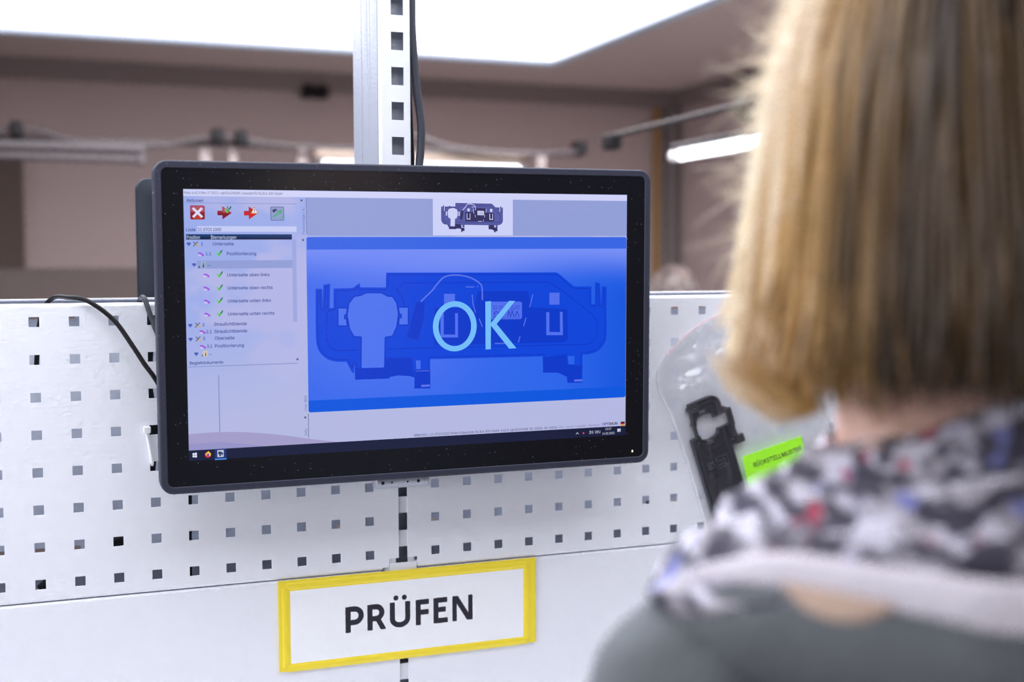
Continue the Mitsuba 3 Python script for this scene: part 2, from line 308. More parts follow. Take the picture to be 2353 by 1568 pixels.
# mount between monitor and post
part(mon, 'mount_plate', rbox(-.05, .05, .0355, .040, -.05, .05, .002, 8), M_STEEL, smooth=30, to_world=TOW)
part(mon, 'mount_arm', rbox(-.022, .022, .039, .0795, -.03, .03, .003, 8), M_STEEL, smooth=30, to_world=TOW)
hy, hz = .041, -.1742
hin = trimesh.creation.cylinder(.0098, .047, sections=40).apply_transform(trimesh.transformations.rotation_matrix(PI / 2, (0, 1, 0))).apply_translation((-.011, hy, hz))
cap1 = trimesh.creation.revolve([(0, 0), (.0078, 0), (.0098, .0022), (.0098, .0068), (0, .0068)], sections=40).apply_transform(trimesh.transformations.rotation_matrix(PI / 2, (0, 1, 0)))
hk = part(mon, 'tilt_hinge', cat([hin, cap1.copy().apply_translation((-.0415, hy, hz)), cap1.copy().apply_transform(np.diag([-1, 1, 1, 1])).apply_translation((.0195, hy, hz)),
     bx(-.03, .012, hy - .006, hy + .004, hz + .006, hz + .1)]), M_STEEL, smooth=30, to_world=TOW, label='grey cylindrical tilt hinge below the screen')
for x, r in ((-.0335, .0019), (-.0235, .0011), (-.006, .0011), (.006, .0018)):
    part(hk, 'screw_hole', trimesh.creation.icosphere(1, r).apply_translation((x, hy - .0093, hz - .002)), M_PIN, smooth=True, to_world=TOW)

# ---- what the screen shows, laid out on its 1920 x 1080 pixels, every piece a thin emitting layer
SW, SH = .4762, .2679
def px(poly): return affinity.affine_transform(poly, [SW / 1920, 0, 0, -SH / 1080, -SW / 2, SH / 2])
def layer(name, poly, depth, col=None, emit=None, parent=None, label=None, uvs=False, gain=1.0):
    m = tri_flat(px(poly)); m.apply_translation((0, -.0000 - .00004 * depth, 0))
    more = {}
    if uvs: more['uv'] = np.c_[(m.vertices[:, 0] + SW / 2) / SW, (SH / 2 - m.vertices[:, 2]) / SH]
    e = emit if emit is not None else [max(0.0, c * gain) for c in lin(*col)]
    return part(parent or disp, name, m, M_SCREEN, emit=e, weight=0.0, to_world=TOW, label=label, **more)
def R(x0, y0, x1, y1): return sbox(x0, y0, x1, y1)
def PG(l): return Polygon(l).buffer(0)
def txt(s, x, y, cap, w=None, bold=False, up=False):
    """lettering as a polygon: baseline start (x, y), capitals cap high, stretched to width w; up = reads upwards"""
    m = meshkit.text_mesh(s, 1.0, 0.1, bold)
    m = m.submesh([np.nonzero(m.face_normals[:, 2] > .9)[0]], append=True)
    tr = [Polygon(t) for t in m.vertices[m.faces][:, :, :2]]
    p = unary_union([q for q in tr if q.area > 1e-9]).buffer(0)
    bb = p.bounds; sx = cap if w is None else w / (bb[2] - bb[0])
    p = affinity.affine_transform(p, [sx, 0, 0, -cap, -bb[0] * sx, 0])
    if up: p = affinity.affine_transform(p, [0, 1, -1, 0, 0, 0])
    return affinity.translate(p, x, y)
def clouds(p, n, uv):
    a = fbm(uv.x * 9 + 3.1, uv.y * 7 + 1.7, 0, octaves=4)
    t = smoothstep(0.40, 0.66, a) * (1 - 0.55 * smoothstep(0.35, 1.0, uv.y))
    base = mix(lin(152, 168, 228), lin(174, 180, 219), smoothstep(0.30, 0.92, uv.y + 0.25 * (uv.x - 0.1)))
    return mix(base, lin(180, 180, 222), t * 0.75)
def live(p, n, uv):
    g = mix(lin(118, 142, 240), lin(40, 98, 228), smoothstep(0.22, 0.40, uv.y + 0.03 * dr.sin(uv.x * 9)))
    c = dr.exp(-(dr.square((uv.x - 0.40) / 0.22) + dr.square((uv.y - 0.52) / 0.30)))
    g = mix(g, lin(84, 116, 235), 0.75 * c)
    return mix(g, lin(8, 82, 216), smoothstep(0.80, 1.02, uv.x) * smoothstep(0.2, 0.45, uv.y) * 0.9)
OUT = [[518,399],[545,400],[545,478],[550,383],[553,383],[578,379],[575,479],[591,479],[592,399],[672,398],[702,378],[704,396],[813,398],[815,336],[1579,342],[1592,347],[1660,401],[1672,405],[1749,406],[1750,485],[1766,485],[1766,386],[1790,392],[1797,486],[1799,406],[1823,407],[1824,622],[1816,657],[1786,692],[1742,707],[1708,708],[1706,833],[1635,832],[1633,803],[1629,804],[1597,787],[1580,784],[1519,782],[1517,710],[1006,705],[1003,710],[1004,830],[933,827],[934,783],[933,780],[910,773],[864,769],[827,774],[825,781],[678,780],[677,718],[673,751],[666,750],[643,704],[599,702],[563,690],[532,661],[518,620],[516,576]]
CIRC = [[730,421],[792,422],[821,437],[840,438],[857,465],[864,510],[856,563],[838,600],[806,604],[802,733],[706,732],[709,600],[677,597],[659,565],[650,510],[658,462],[679,436],[707,431]]
OUT = [list(map(float, q)) for q in catmull([[1823,540],[1824,622],[1816,657],[1786,692],[1742,707],[1708,708]], 5)] .__add__(OUT[OUT.index([1706,833]):OUT.index([599,702])]) + [list(map(float, q)) for q in catmull([[599,702],[563,690],[532,661],[518,620],[516,540]], 5)] + OUT[:OUT.index([1823,407]) + 1]
LR = [[612,482],[646,483],[642,506],[635,507],[634,526],[642,528],[645,552],[611,551]]
RR = [[869,484],[907,484],[906,554],[869,554],[872,529],[881,528],[881,510],[873,509]]
W1 = [[1066,428],[1115,429],[1114,477],[1066,476]]
U1 = [[1050,512],[1065,512],[1064,601],[1115,603],[1115,511],[1128,512],[1128,616],[1050,614]]
W2 = [[1548,431],[1596,431],[1596,484],[1548,483]]
U2 = [[1533,516],[1548,516],[1549,603],[1599,605],[1598,515],[1611,516],[1613,619],[1534,617]]
LAB = [[1277,465],[1412,467],[1420,473],[1420,537],[1412,544],[1277,542]]
B1 = [[940,708],[961,709],[961,746],[942,745]]
B2 = [[1636,712],[1668,713],[1669,750],[1640,749]]
DARK = [[1022,487],[1201,491],[1217,419],[1447,422],[1466,493],[1633,505],[1637,639],[1613,651],[1021,646]]
BLK = [[945,459],[982,460],[975,537],[950,623],[901,610]]
BR1 = [[811,692],[922,696],[933,778],[825,779],[679,779],[677,732],[802,735]]
BR2 = [[1519,716],[1631,703],[1636,751],[1706,758],[1706,833],[1635,831],[1597,786],[1519,780]]
BR3 = [[934,748],[1003,748],[1003,829],[934,827]]
WIRE = [[965,458],[1016,411],[1032,391],[1068,357],[1119,349],[1179,359],[1227,386],[1237,411],[1238,455]]
SEGS = [[(1192,433),(1195,469),(1207,512)],[(1223,537),(1238,573)],[(1470,437),(1456,493)],[(1439,538),(1427,575)],[(1411,618),(1403,645)],[(1294,646),(1368,648)],[(1163,400),(1201,401)],[(1217,397),(1217,402)]]
INNER = [[[591,483],[563,497],[560,607],[578,644],[604,656],[697,657]], [[893,474],[886,447],[859,408],[890,380],[1545,384],[1613,424],[1757,533],[1776,565],[1777,620],[1755,656],[1729,663],[909,656],[815,657]]]
CIRC = list(PG(CIRC).buffer(5).buffer(-10).buffer(5).exterior.coords)
holes = [PG(h) for h in (CIRC, LR, RR, W1, U1, W2, U2, B1, B2)]
HOLES = unary_union(holes)
BODY = PG(OUT).difference(HOLES)
def lines(ls, w): return unary_union([LineString(l).buffer(w, cap_style=2) for l in ls])
CONTOUR = unary_union([lines(INNER, 1.6), PG(OUT).buffer(-9).boundary.buffer(1.6), unary_union([PG(h).buffer(7) for h in (CIRC, LR, RR)]).difference(HOLES).buffer(-2)]).intersection(BODY)
SHADE = unary_union([PG(h) for h in (DARK, BLK, BR1, BR2, BR3)]).intersection(BODY)
WIRES = unary_union([LineString(catmull(WIRE, 6)).buffer(3.2), lines(SEGS, 2.2), R(963, 813, 1001, 822), R(1668, 818, 1706, 827), R(940, 752, 1000, 755)])
VW = unary_union([affinity.rotate(txt('VW AG', 1290, 532, 24, 118), 180, origin=(1349, 520)), *[affinity.rotate(txt(s, 1286, y, 7, 122), 180, origin=(1347, y - 3)) for s, y in (('PS 0504 10 18', 489), ('1584-0504-01', 499), ('LB 224 00 118', 541))], affinity.translate(txt('SK 01', 1340, 508, 7, 44), 0, 0)])

disp = part(mon, 'display', tri_flat(px(R(0, 0, 1920, 1080))).apply_translation((0, .00012, 0)), M_SCREEN, to_world=TOW, label='lit screen with a list on the left and a blue picture on the right')
layer('window', R(0, 0, 1920, 1038), 1, emit=proc(clouds), uvs=True)
layer('title_bar', R(0, 1, 1920, 27), 2, (203, 206, 241))
layer('list_field', R(51, 145, 443, 167), 2, (192, 199, 238))
layer('table_header', R(7, 177, 424, 198), 2, (14, 52, 104))
layer('table_header', R(7, 189, 424, 198), 3, (10, 26, 66))
layer('selected_row', R(48, 281, 424, 313), 2, (140, 154, 208))
layer('scroll_bar', R(424, 198, 441, 533), 2, (152, 162, 217))
layer('thumbnail_strip', R(485, 28, 1919, 182), 2, (142, 155, 208))
layer('thumbnail', R(1019, 27, 1378, 181), 3, (198, 203, 240))
layer('dune', PG(catmull([(0, 972), (60, 970), (113, 970), (216, 975), (356, 993), (498, 1020), (607, 1038)], 6).tolist() + [(0, 1038)]), 2, (158, 153, 195))
layer('dune', PG([(0, 1012), (120, 1010), (240, 1026), (300, 1038), (0, 1038)]), 3, (146, 143, 194))
for q in ((5, 53, 447, 55.5), (4, 701, 440, 704.5), (120, 740, 124.5, 1013)): layer('divider', R(*q), 2, (136, 146, 198))
for q in ((484, 31, 486, 176), (480, 913, 482, 1012)): layer('divider', R(*q), 2, (70, 80, 125))
tk = layer('task_bar', R(0, 1038, 1920, 1080), 1, (20, 26, 56))
layer('app_tile', R(101, 1039, 147, 1082), 2, (30, 50, 108), parent=tk)
layer('app_underline', R(101, 1077, 147, 1082.5), 3, (70, 135, 225), parent=tk)
layer('app_icon', R(111, 1043, 136, 1071), 3, (196, 202, 226), parent=tk)
layer('app_icon', PG([(115, 1050), (121, 1048), (131, 1052), (134, 1059), (130, 1067), (127, 1059), (118, 1061), (113, 1056)]).union(Point(122, 1064).buffer(4)), 4, (40, 58, 92), parent=tk)
layer('start_icon', unary_union([R(14, 1049, 21.5, 1057), R(23, 1048, 31, 1057), R(14, 1058.5, 21.5, 1066), R(23, 1058.5, 31, 1067)]), 3, (225, 230, 250), parent=tk)
layer('browser_icon', Point(74, 1059).buffer(11.5), 3, (226, 52, 70), parent=tk)
layer('browser_icon', PG([(64, 1053), (70, 1050), (77, 1044), (81, 1050), (86, 1055), (84, 1066), (76, 1062), (66, 1062)]), 4, (250, 190, 50), parent=tk)
layer('browser_icon', Point(74, 1059).buffer(5), 5, (110, 70, 190), parent=tk)
layer('tray_icon', unary_union([lines([[(1678, 1064), (1684, 1057), (1690, 1064)]], 1.2), lines([[(1742, 1056), (1747, 1052), (1747, 1066), (1742, 1062)], [(1752, 1054), (1755, 1059), (1752, 1064)], [(1758, 1052), (1761, 1059), (1758, 1066)]], 1.0),
      txt('DEU', 1770, 1065, 12, 26), txt('13:57', 1820, 1053, 10, 30), txt('14.02.2022', 1806, 1073, 10, 60), R(1880, 1050, 1896, 1064).difference(R(1888, 1058, 1892, 1062))]), 3, (205, 210, 232), parent=tk)
layer('tray_icon', Point(1714, 1061).buffer(4), 3, (235, 80, 95), parent=tk)
NAVY = (58, 72, 142)
layer('text', unary_union([txt('Klaus 4.42.0 Nov 17 2021; +gb30429d2M; Lizenziert für N.I.R.A. KSV GmbH', 3, 19, 10.5, 385)]), 4, (52, 58, 108))
for q in [txt('Aktionen', 12, 50, 11.5, 64), txt('Liste', 8, 165, 12, 36), txt('11 07C0 1000', 54, 164, 12, 89), txt('Begleitdokumente', 11, 693, 11.5, 130),
      txt('1', 64, 221, 12), txt('Unterseite', 110, 221, 12.5, 81), txt('1.1', 82, 260, 12, 20), txt('Positionierung', 164, 260, 12.5, 115), txt('...', 87, 302, 12),
      txt('Unterseite oben links', 164, 345, 12.5, 167), txt('Unterseite oben rechts', 164, 397, 12.5, 179), txt('Unterseite unten links', 164, 449, 12.5, 171), txt('Unterseite unten rechts', 164, 501, 12.5, 184),
      txt('2', 63, 541, 12), txt('Streulichtblende', 108, 541, 12.5, 129), txt('2.1', 78, 570, 12, 20), txt('Streulichtblende', 109, 570, 12.5, 129), txt('3', 64, 597, 12), txt('Oberseite', 110, 597, 12.5, 77),
      txt('3.1', 79, 628, 12, 20), txt('Positionierung', 110, 628, 12.5, 114), txt('...', 86, 657, 12)]: layer('text', q.buffer(.25), 4, NAVY)
for q in [txt('Packvorlage / A...', 477, 176, 10.5, 114, up=True), txt('Live-Bild', 475, 901, 10.5, 62, up=True), txt('Info', 475, 1003, 10.5, 28, up=True)]: layer('text', q, 4, (96, 108, 168))
for x, y in ((465, 40), (469, 200), (439, 686), (468, 928)): layer('close_cross', lines([[(x - 4, y - 4), (x + 4, y + 4)], [(x - 4, y + 4), (x + 4, y - 4)]], 1.2), 4, (40, 46, 84))
layer('text', unary_union([txt('NIRA KSV > 11 07C0 1000 .Prüfer Frühschicht. N.I.R.A. KSV GmbH  4.42.0 +gb30429d2M  SK-00504  SK-00504', 931, 1033, 10.5, 655)]), 4, (52, 48, 76))
layer('text', unary_union([txt('Info  Layout  Logdatei  Standard*', 1593, 1032, 10, 204)]), 4, (118, 118, 158))
layer('text', unary_union([txt('Position', 10, 195, 12.5, 50), txt('Bemerkungen', 107, 195, 12.5, 95), R(103.5, 178, 105, 198)]), 5, (196, 206, 238))
layer('text', txt('PTIMUM', 1818, 1031, 11.5, 62, bold=True), 4, (20, 20, 36))
layer('text', txt('O', 1804, 1031, 11.5, 13, bold=True), 4, (70, 60, 190))
layer('flag', R(1896, 1019, 1916, 1025), 4, (24, 18, 22))
layer('flag', R(1896, 1025, 1916, 1031), 4, (176, 34, 40)); layer('flag', R(1896, 1031, 1916, 1037), 4, (226, 170, 50))
# action icons
layer('cancel_icon', rrect(25, 81, 64, 119, 5), 4, (138, 22, 30))
layer('cancel_icon', rrect(27, 79, 66, 90, 4), 5, (172, 78, 98))
layer('cancel_icon', PG([(36, 117), (53, 100), (70, 117)]), 5, (186, 58, 26))
layer('cancel_icon', lines([[(35, 74), (71, 110)], [(35, 110), (71, 74)]], 4.6), 6, (214, 216, 242))
ARW = lambda x: PG([(x, 84), (x + 19, 84), (x + 19, 66), (x + 56, 92), (x + 19, 118), (x + 19, 102), (x, 102)])
layer('arrow_icon', ARW(130), 4, (150, 34, 52)); layer('arrow_icon', PG([(150, 70), (184, 92), (150, 92)]), 5, (178, 70, 92))
layer('arrow_icon', PG([(131, 92), (185, 93), (150, 117), (150, 101), (131, 101)]), 5, (122, 18, 34))
layer('arrow_icon', ARW(234), 4, (176, 36, 46)); layer('arrow_icon', PG([(235, 92), (289, 93), (254, 117), (254, 101), (235, 101)]), 5, (198, 30, 30))
layer('arrow_icon', PG([(260, 95), (275, 66), (291, 95)]), 6, (206, 132, 46)); layer('arrow_icon', PG([(264, 92), (275, 71), (287, 92)]), 7, (228, 224, 240)); layer('arrow_icon', unary_union([R(274, 77, 276.4, 86), R(274, 88, 276.4, 90)]), 8, (40, 36, 60))
CHK = lambda x, y, s: PG([(x - 15 * s, y - 1 * s), (x - 11 * s, y - 5 * s), (x - 3 * s, y + 3 * s), (x + 14 * s, y - 17 * s), (x + 17 * s, y - 12 * s), (x - 2 * s, y + 16 * s)])
def check(x, y, s, d=5):
    k = layer('check_mark', CHK(x, y, s), d, (72, 172, 74), label='green check mark')
    layer('shine', PG([(x - 15 * s, y - 1 * s), (x - 11 * s, y - 5 * s), (x - 3 * s, y + 3 * s), (x - 2 * s, y + 16 * s)]), d + 1, (108, 200, 96)); layer('shine', PG([(x + 5 * s, y - 6 * s), (x + 14 * s, y - 17 * s), (x + 17 * s, y - 12 * s), (x + 8 * s, y + 2 * s)]), d + 1, (26, 118, 52))
check(170, 80, .9, 6)
layer('arrow_icon', PG([(168, 66), (171, 66), (171, 80), (168, 76)]), 6, (150, 20, 40))
layer('inspect_icon', rrect(339, 394, 66, 122, 5), 4, (92, 112, 160)); layer('inspect_icon', rrect(342, 391, 69, 119, 4), 5, (138, 152, 198))
layer('inspect_icon', Point(353, 83).buffer(6).union(PG([(346, 80), (360, 74), (370, 84), (362, 82)])), 6, (52, 58, 98))
layer('inspect_icon', unary_union([PG([(346, 106), (366, 92), (378, 78), (386, 80), (384, 94), (374, 92), (366, 100), (350, 110)]), CHK(382, 110, .4)]), 6, (72, 168, 108))
for x, y in ((133, 252), (133, 337), (132, 389), (131, 441), (131, 493)): check(x, y, .82)
def tri_icon(x, y): return PG([(x - 9, y - 1), (x - 4, y - 6), (x - 2, y - 4), (x + 2, y - 4), (x + 4, y - 6), (x + 9, y - 1), (x, y + 10)])
for q in ((17, 214), (36, 296), (16, 536), (16, 591), (37, 650)): layer('expand_arrow', tri_icon(*q), 4, (70, 92, 176))
tools = [(43, 215), (44, 536), (45, 591)]
for x, y in tools:
    layer('tool_icon', lines([[(x - 9, y - 8), (x + 3, y + 2)], [(x + 9, y - 9), (x - 9, y + 10)]], 1.7), 4, (88, 90, 110))
    layer('tool_icon', lines([[(x + 2, y + 1), (x + 11, y + 10)]], 2.8), 5, (196, 168, 84))
for x, y in ((62, 254), (82, 338), (81, 390), (82, 442), (82, 494), (62, 563), (62, 622)):
    layer('node_icon', unary_union([R(x - 11, y - 5, x + 2, y), R(x + 4, y + 1, x + 12, y + 9), R(x - 4, y - 2, x + 6, y + 3)]), 4, (148, 76, 214))
    layer('node_icon', R(x - 10, y + 3, x + 2, y + 9), 5, (204, 190, 236))
layer('file_icon', unary_union([R(62, 284, 80, 310)]), 4, (150, 172, 196)); layer('file_icon', PG([(67, 308), (73, 286), (75, 308)]).union(R(52, 303, 58, 310)), 5, (58, 76, 100))
layer('file_icon', R(63, 640, 80, 662), 4, (206, 196, 176)); layer('file_icon', PG([(70, 660), (73, 642), (76, 660)]).union(R(58, 656, 63, 661)), 5, (90, 74, 56))
# the live picture
lv = layer('live_picture', unary_union([R(482, 188, 1919, 908)]).intersection(rrect(482, 1919, 188, 908, 9)), 3, emit=proc(live), uvs=True, label='blue live picture')
layer('banner', rrect(484, 1918, 188, 300, 9).intersection(R(480, 180, 1920, 239)), 4, (52, 98, 222), parent=lv)
layer('banner', rrect(482, 1919, 800, 908, 9).intersection(R(480, 859, 1920, 920)), 4, (2, 84, 216), parent=lv)
layer('part_shape', BODY, 5, (2, 66, 212), parent=lv)
for h in SHADE.geoms: layer('part_shade', h, 6, (0, 54, 196), parent=lv)
layer('part_contour', CONTOUR.difference(SHADE.buffer(-1)), 7, (0, 50, 190), parent=lv)
for h in (CIRC, LR, RR): layer('part_opening', PG(h), 5, (74, 112, 232), parent=lv)
for h in (W1, U1, W2, U2, LAB): layer('part_opening', PG(h), 7, (78, 108, 232), parent=lv)
layer('part_opening', WIRES, 8, (88, 112, 226), parent=lv)
layer('part_print', VW.intersection(PG(LAB)), 9, (10, 50, 178), parent=lv)
OO = Point(0, 0).buffer(1, quad_segs=32)
OKS = unary_union([affinity.translate(affinity.scale(OO, 98, 107.5), 1114, 567.5).difference(affinity.translate(affinity.scale(OO, 72.5, 84), 1114, 568)),
                   PG([[1251,464],[1277,463],[1277,557],[1360,463],[1388,464],[1303,562],[1394,670],[1360,671],[1277,569],[1276,671],[1252,671]])])
layer('ok_lettering', OKS, 10, (112, 184, 242), parent=lv, label='large pale blue letters OK')
# the thumbnail shows the same part, small and grey-violet
def small(p): return affinity.affine_transform(p, [.2115, 0, 0, .248, 1056 - 518 * .2115, 45 - 340 * .248])
layer('thumbnail_part', small(BODY), 4, (84, 88, 158)); layer('thumbnail_part', small(SHADE), 5, (50, 46, 92)); layer('thumbnail_part', small(CONTOUR.buffer(2)), 6, (54, 54, 118))
layer('thumbnail_part', small(unary_union([WIRES.buffer(3), PG(LAB), PG(W1), PG(W2), PG(U1), PG(U2)])), 7, (206, 210, 244)); layer('thumbnail_part', small(VW.buffer(.5)), 8, (110, 116, 170))

# the monitor of the bench behind, back to back with this one
N4 = np.eye(4); N4[:3, :3] = euler_zxy(180.0, -0.8, 0); N4[:3, 3] = (.3835, .226, Z0 + .2645); TOW2 = T(N4)
mon2 = thing('rear_monitor', 'dark back of a second monitor peeking out left behind the monitor in front', 'monitor')
part(mon2, 'frame', FRAME, M_BACK, smooth=28, to_world=TOW2)
part(mon2, 'front_glass', FGLASS, M_GLASS, to_world=TOW2)
part(mon2, 'rear_cover', tm(Manifold.batch_hull([Manifold.sphere(.006, 12).translate((x, y, z)) for x, y, z in [(sx * .245, .030, sz * .145) for sx in (-1, 1) for sz in (-1, 1)] + [(sx * .2, .040, sz * .1) for sx in (-1, 1) for sz in (-1, 1)]])), M_BACK, smooth=30, to_world=TOW2)
part(mon2, 'mount_arm', rbox(-.02, .02, .040, .0855, -.03, .03, .003, 8), M_STEEL, smooth=30, to_world=TOW2)

# ------------------------------------------------------------------ cables, tie, sign
t = thing('black_cable', 'thin black cable arching over the panel edge down behind the left side of the monitor', 'cable')
part(t, 'cord', tube([(.000, .075, Z0 + .20), (.006, .060, Z0 + .265), (.0175, .042, Z0 + .2880), (.034, .006, Z0 + .2900), (.052, -.0065, Z0 + .2862), (.0755, -.011, Z0 + .2672), (.0915, -.018, Z0 + .2430), (.1035, -.024, Z0 + .2225), (.1148, -.028, Z0 + .2050), (.135, -.030, Z0 + .165), (.17, -.031, Z0 + .12)], .0024, 12), M_BLACK, smooth=True)
t = thing('black_cable', 'short black cable loop over the panel edge, right against the monitor frame', 'cable')
part(t, 'cord', tube([(.105, .060, Z0 + .24), (.1055, .052, Z0 + .280), (.1062, .030, Z0 + .2885), (.1068, .002, Z0 + .2888), (.1085, -.006, Z0 + .282), (.1125, -.012, Z0 + .268), (.1185, -.018, Z0 + .250), (.135, -.022, Z0 + .21)], .0026, 12), M_CABLE, smooth=True)
t = thing('grey_cable', 'thick dark grey cable bulging out to the right of the post above the monitor', 'cable')
part(t, 'cord', tube([(.3985, .012, LZ - .01), (.3984, .012, Z0 + .62), (.3990, .012, Z0 + .575), (.4035, .012, Z0 + .52), (.4080, .011, Z0 + .48), (.4072, .010, Z0 + .452), (.4040, .008, Z0 + .425), (.4025, .002, Z0 + .40), (.4075, -.016, Z0 + .33)], .0046, 12), M_CABLE, smooth=True)
t = thing('black_cable', 'flat black cable running straight down the right edge of the post', 'cable')
part(t, 'cord', tube([(.3985, .034, LZ - .01), (.3985, .030, Z0 + .6), (.3990, .026, Z0 + .52), (.4005, .023, Z0 + .45), (.4005, .020, Z0 + .41), (.4005, .004, Z0 + .36), (.4005, -.012, Z0 + .33)], .0030, 12), M_BLACK, smooth=True)
t = thing('black_cable', 'black cable hanging in the gap behind the left perforated panel', 'cable')
part(t, 'cord', tube([(.118, .06, Z0 + .27), (.112, .06, Z0 + .2), (.117, .06, Z0 + .15), (.110, .06, Z0 + .08), (.095, .06, Z0 + .035), (.06, .06, Z0 + .02), (.03, .06, Z0 + .005), (0, .06, Z0 - .02)], .006, 10), M_BLACK, smooth=True)
t = thing('black_cable', 'black cable hanging straight in the gap under the left half of the monitor', 'cable')
part(t, 'cord', tube([(.156, .07, Z0 + .27), (.155, .07, Z0 + .1), (.153, .07, Z0 - .03), (.150, .075, .6), (.152, .07, .05), (.19, .08, .005), (.28, .08, .005)], .004, 10), M_BLACK, smooth=True)
t = thing('cable_tie', 'white plastic cable tie on the panel, left edge of the monitor', 'cable tie')
part(t, 'head', rbox(.1025, .1100, -.0080, -.0022, Z0 + .1495, Z0 + .1565, .0012, 8), M_PLASTIC, smooth=30)
part(t, 'strap', tube([(.1060, -.004, Z0 + .150), (.1085, -.0040, Z0 + .135), (.1105, -.003, Z0 + .121), (.1112, .004, Z0 + .115)], .0019, 8), M_PLASTIC, smooth=30)

sg = thing('sign', 'yellow framed sign reading PRÜFEN below the monitor', 'sign')
SX0, SX1, SZ0, SZ1 = .2391, .5391, Z0 - .1188, Z0 - .0190
IX0, IX1, IZ0, IZ1 = .2518, .5236, Z0 - .1110, Z0 - .0306
part(sg, 'frame', cat([slab(sbox(SX0, SZ0, SX1, SZ1).difference(sbox(IX0, IZ0, IX1, IZ1)), -.0026, -.0019)]), M_YELLOW, label='yellow plastic border')
ri = []
for a0, a1, horiz in ((IX0 - .006, IX1 + .006, True), (IZ0 - .006, IZ1 + .006, False)):
    for w in ((IZ0 - .005, IZ1 + .005) if horiz else (IX0 - .005, IX1 + .005)):
        L = a1 - a0 - .004; c = (a0 + a1) / 2
        m = trimesh.creation.cylinder(.0040, L, sections=20)
        m.apply_transform(trimesh.transformations.rotation_matrix(PI / 2, (0, 1, 0)) if horiz else np.eye(4)); m.apply_transform(np.diag([1, .28, 1, 1]))
        m.apply_translation((c, -.0024, w) if horiz else (w, -.0024, c)); ri.append(m)
part(sg, 'pocket_rim', cat(ri), M_YELLOW, smooth=30)
part(sg, 'card', slab(sbox(IX0, IZ0, IX1, IZ1), -.00235, -.0019), M_PAPER, label='white card')
part(sg, 'backing', slab(sbox(SX0, SZ0, SX1, SZ1), -.0019, -.0014), M_YELLOW)
def glyphs():
    h, s = .0282, .0052
    def st(*ls, w=s): return unary_union([LineString(l).buffer(w / 2, cap_style=2, join_style=2) for l in ls])
    def bowl(x0, x1, z0, z1):
        r = (z1 - z0) / 2; c = (x1 - r, (z0 + z1) / 2)
        return [(x0, z1)] + [(c[0] + r * math.cos(a), c[1] + r * math.sin(a)) for a in np.linspace(PI / 2, -PI / 2, 17)] + [(x0, z0)]
    g = []
    e = s / 2
    P = st([(e, 0), (e, h)], bowl(e, .0200 - e, .0108, h - e * .92)); g.append((P, .3130))
    Rr = st([(e, 0), (e, h)], bowl(e, .0188 - e, .0125, h - e * .92)).union(Polygon([(.0085, .0125), (.0135, .0135), (.0207, 0), (.0150, 0), (.0092, .0110)])); g.append((Rr, .3378))
    ux = .0115; U = st([(e, h)] + [(ux - (ux - e) * math.cos(a), .0098 - (.0098 - e * .95) * math.sin(a)) for a in np.linspace(0, PI, 21)] + [(2 * ux - e, h)])
    U = U.union(Point(.0068, .0333).buffer(.00255)).union(Point(.0166, .0333).buffer(.00255)); g.append((U, .3635))
    F = st([(e, 0), (e, h)], [(e, h - e * .92), (.0150, h - e * .92)], [(e, .0142), (.0146, .0142)]); g.append((F, .3936))
    Ee = st([(e, 0), (e, h)], [(e, h - e * .92), (.0158, h - e * .92)], [(e, .0150), (.0140, .0150)], [(e, e * .92), (.0163, e * .92)]); g.append((Ee, .4145))
    w = .0237; N = st([(.0023, 0), (.0023, h)], [(w - .0023, 0), (w - .0023, h)], w=.0046).union(Polygon([(0, h), (.0062, h), (w - .0002, 0), (w - .0062, 0)])); g.append((N, .4370))
    return [affinity.translate(q.buffer(-.0005).buffer(.0008), x, Z0 - .0834) for q, x in g]
part(sg, 'lettering', slab(MultiPolygon([p for q in glyphs() for p in getattr(q, 'geoms', [q])]), -.00255, -.0023), M_INK, label='bold dark letters PRÜFEN')

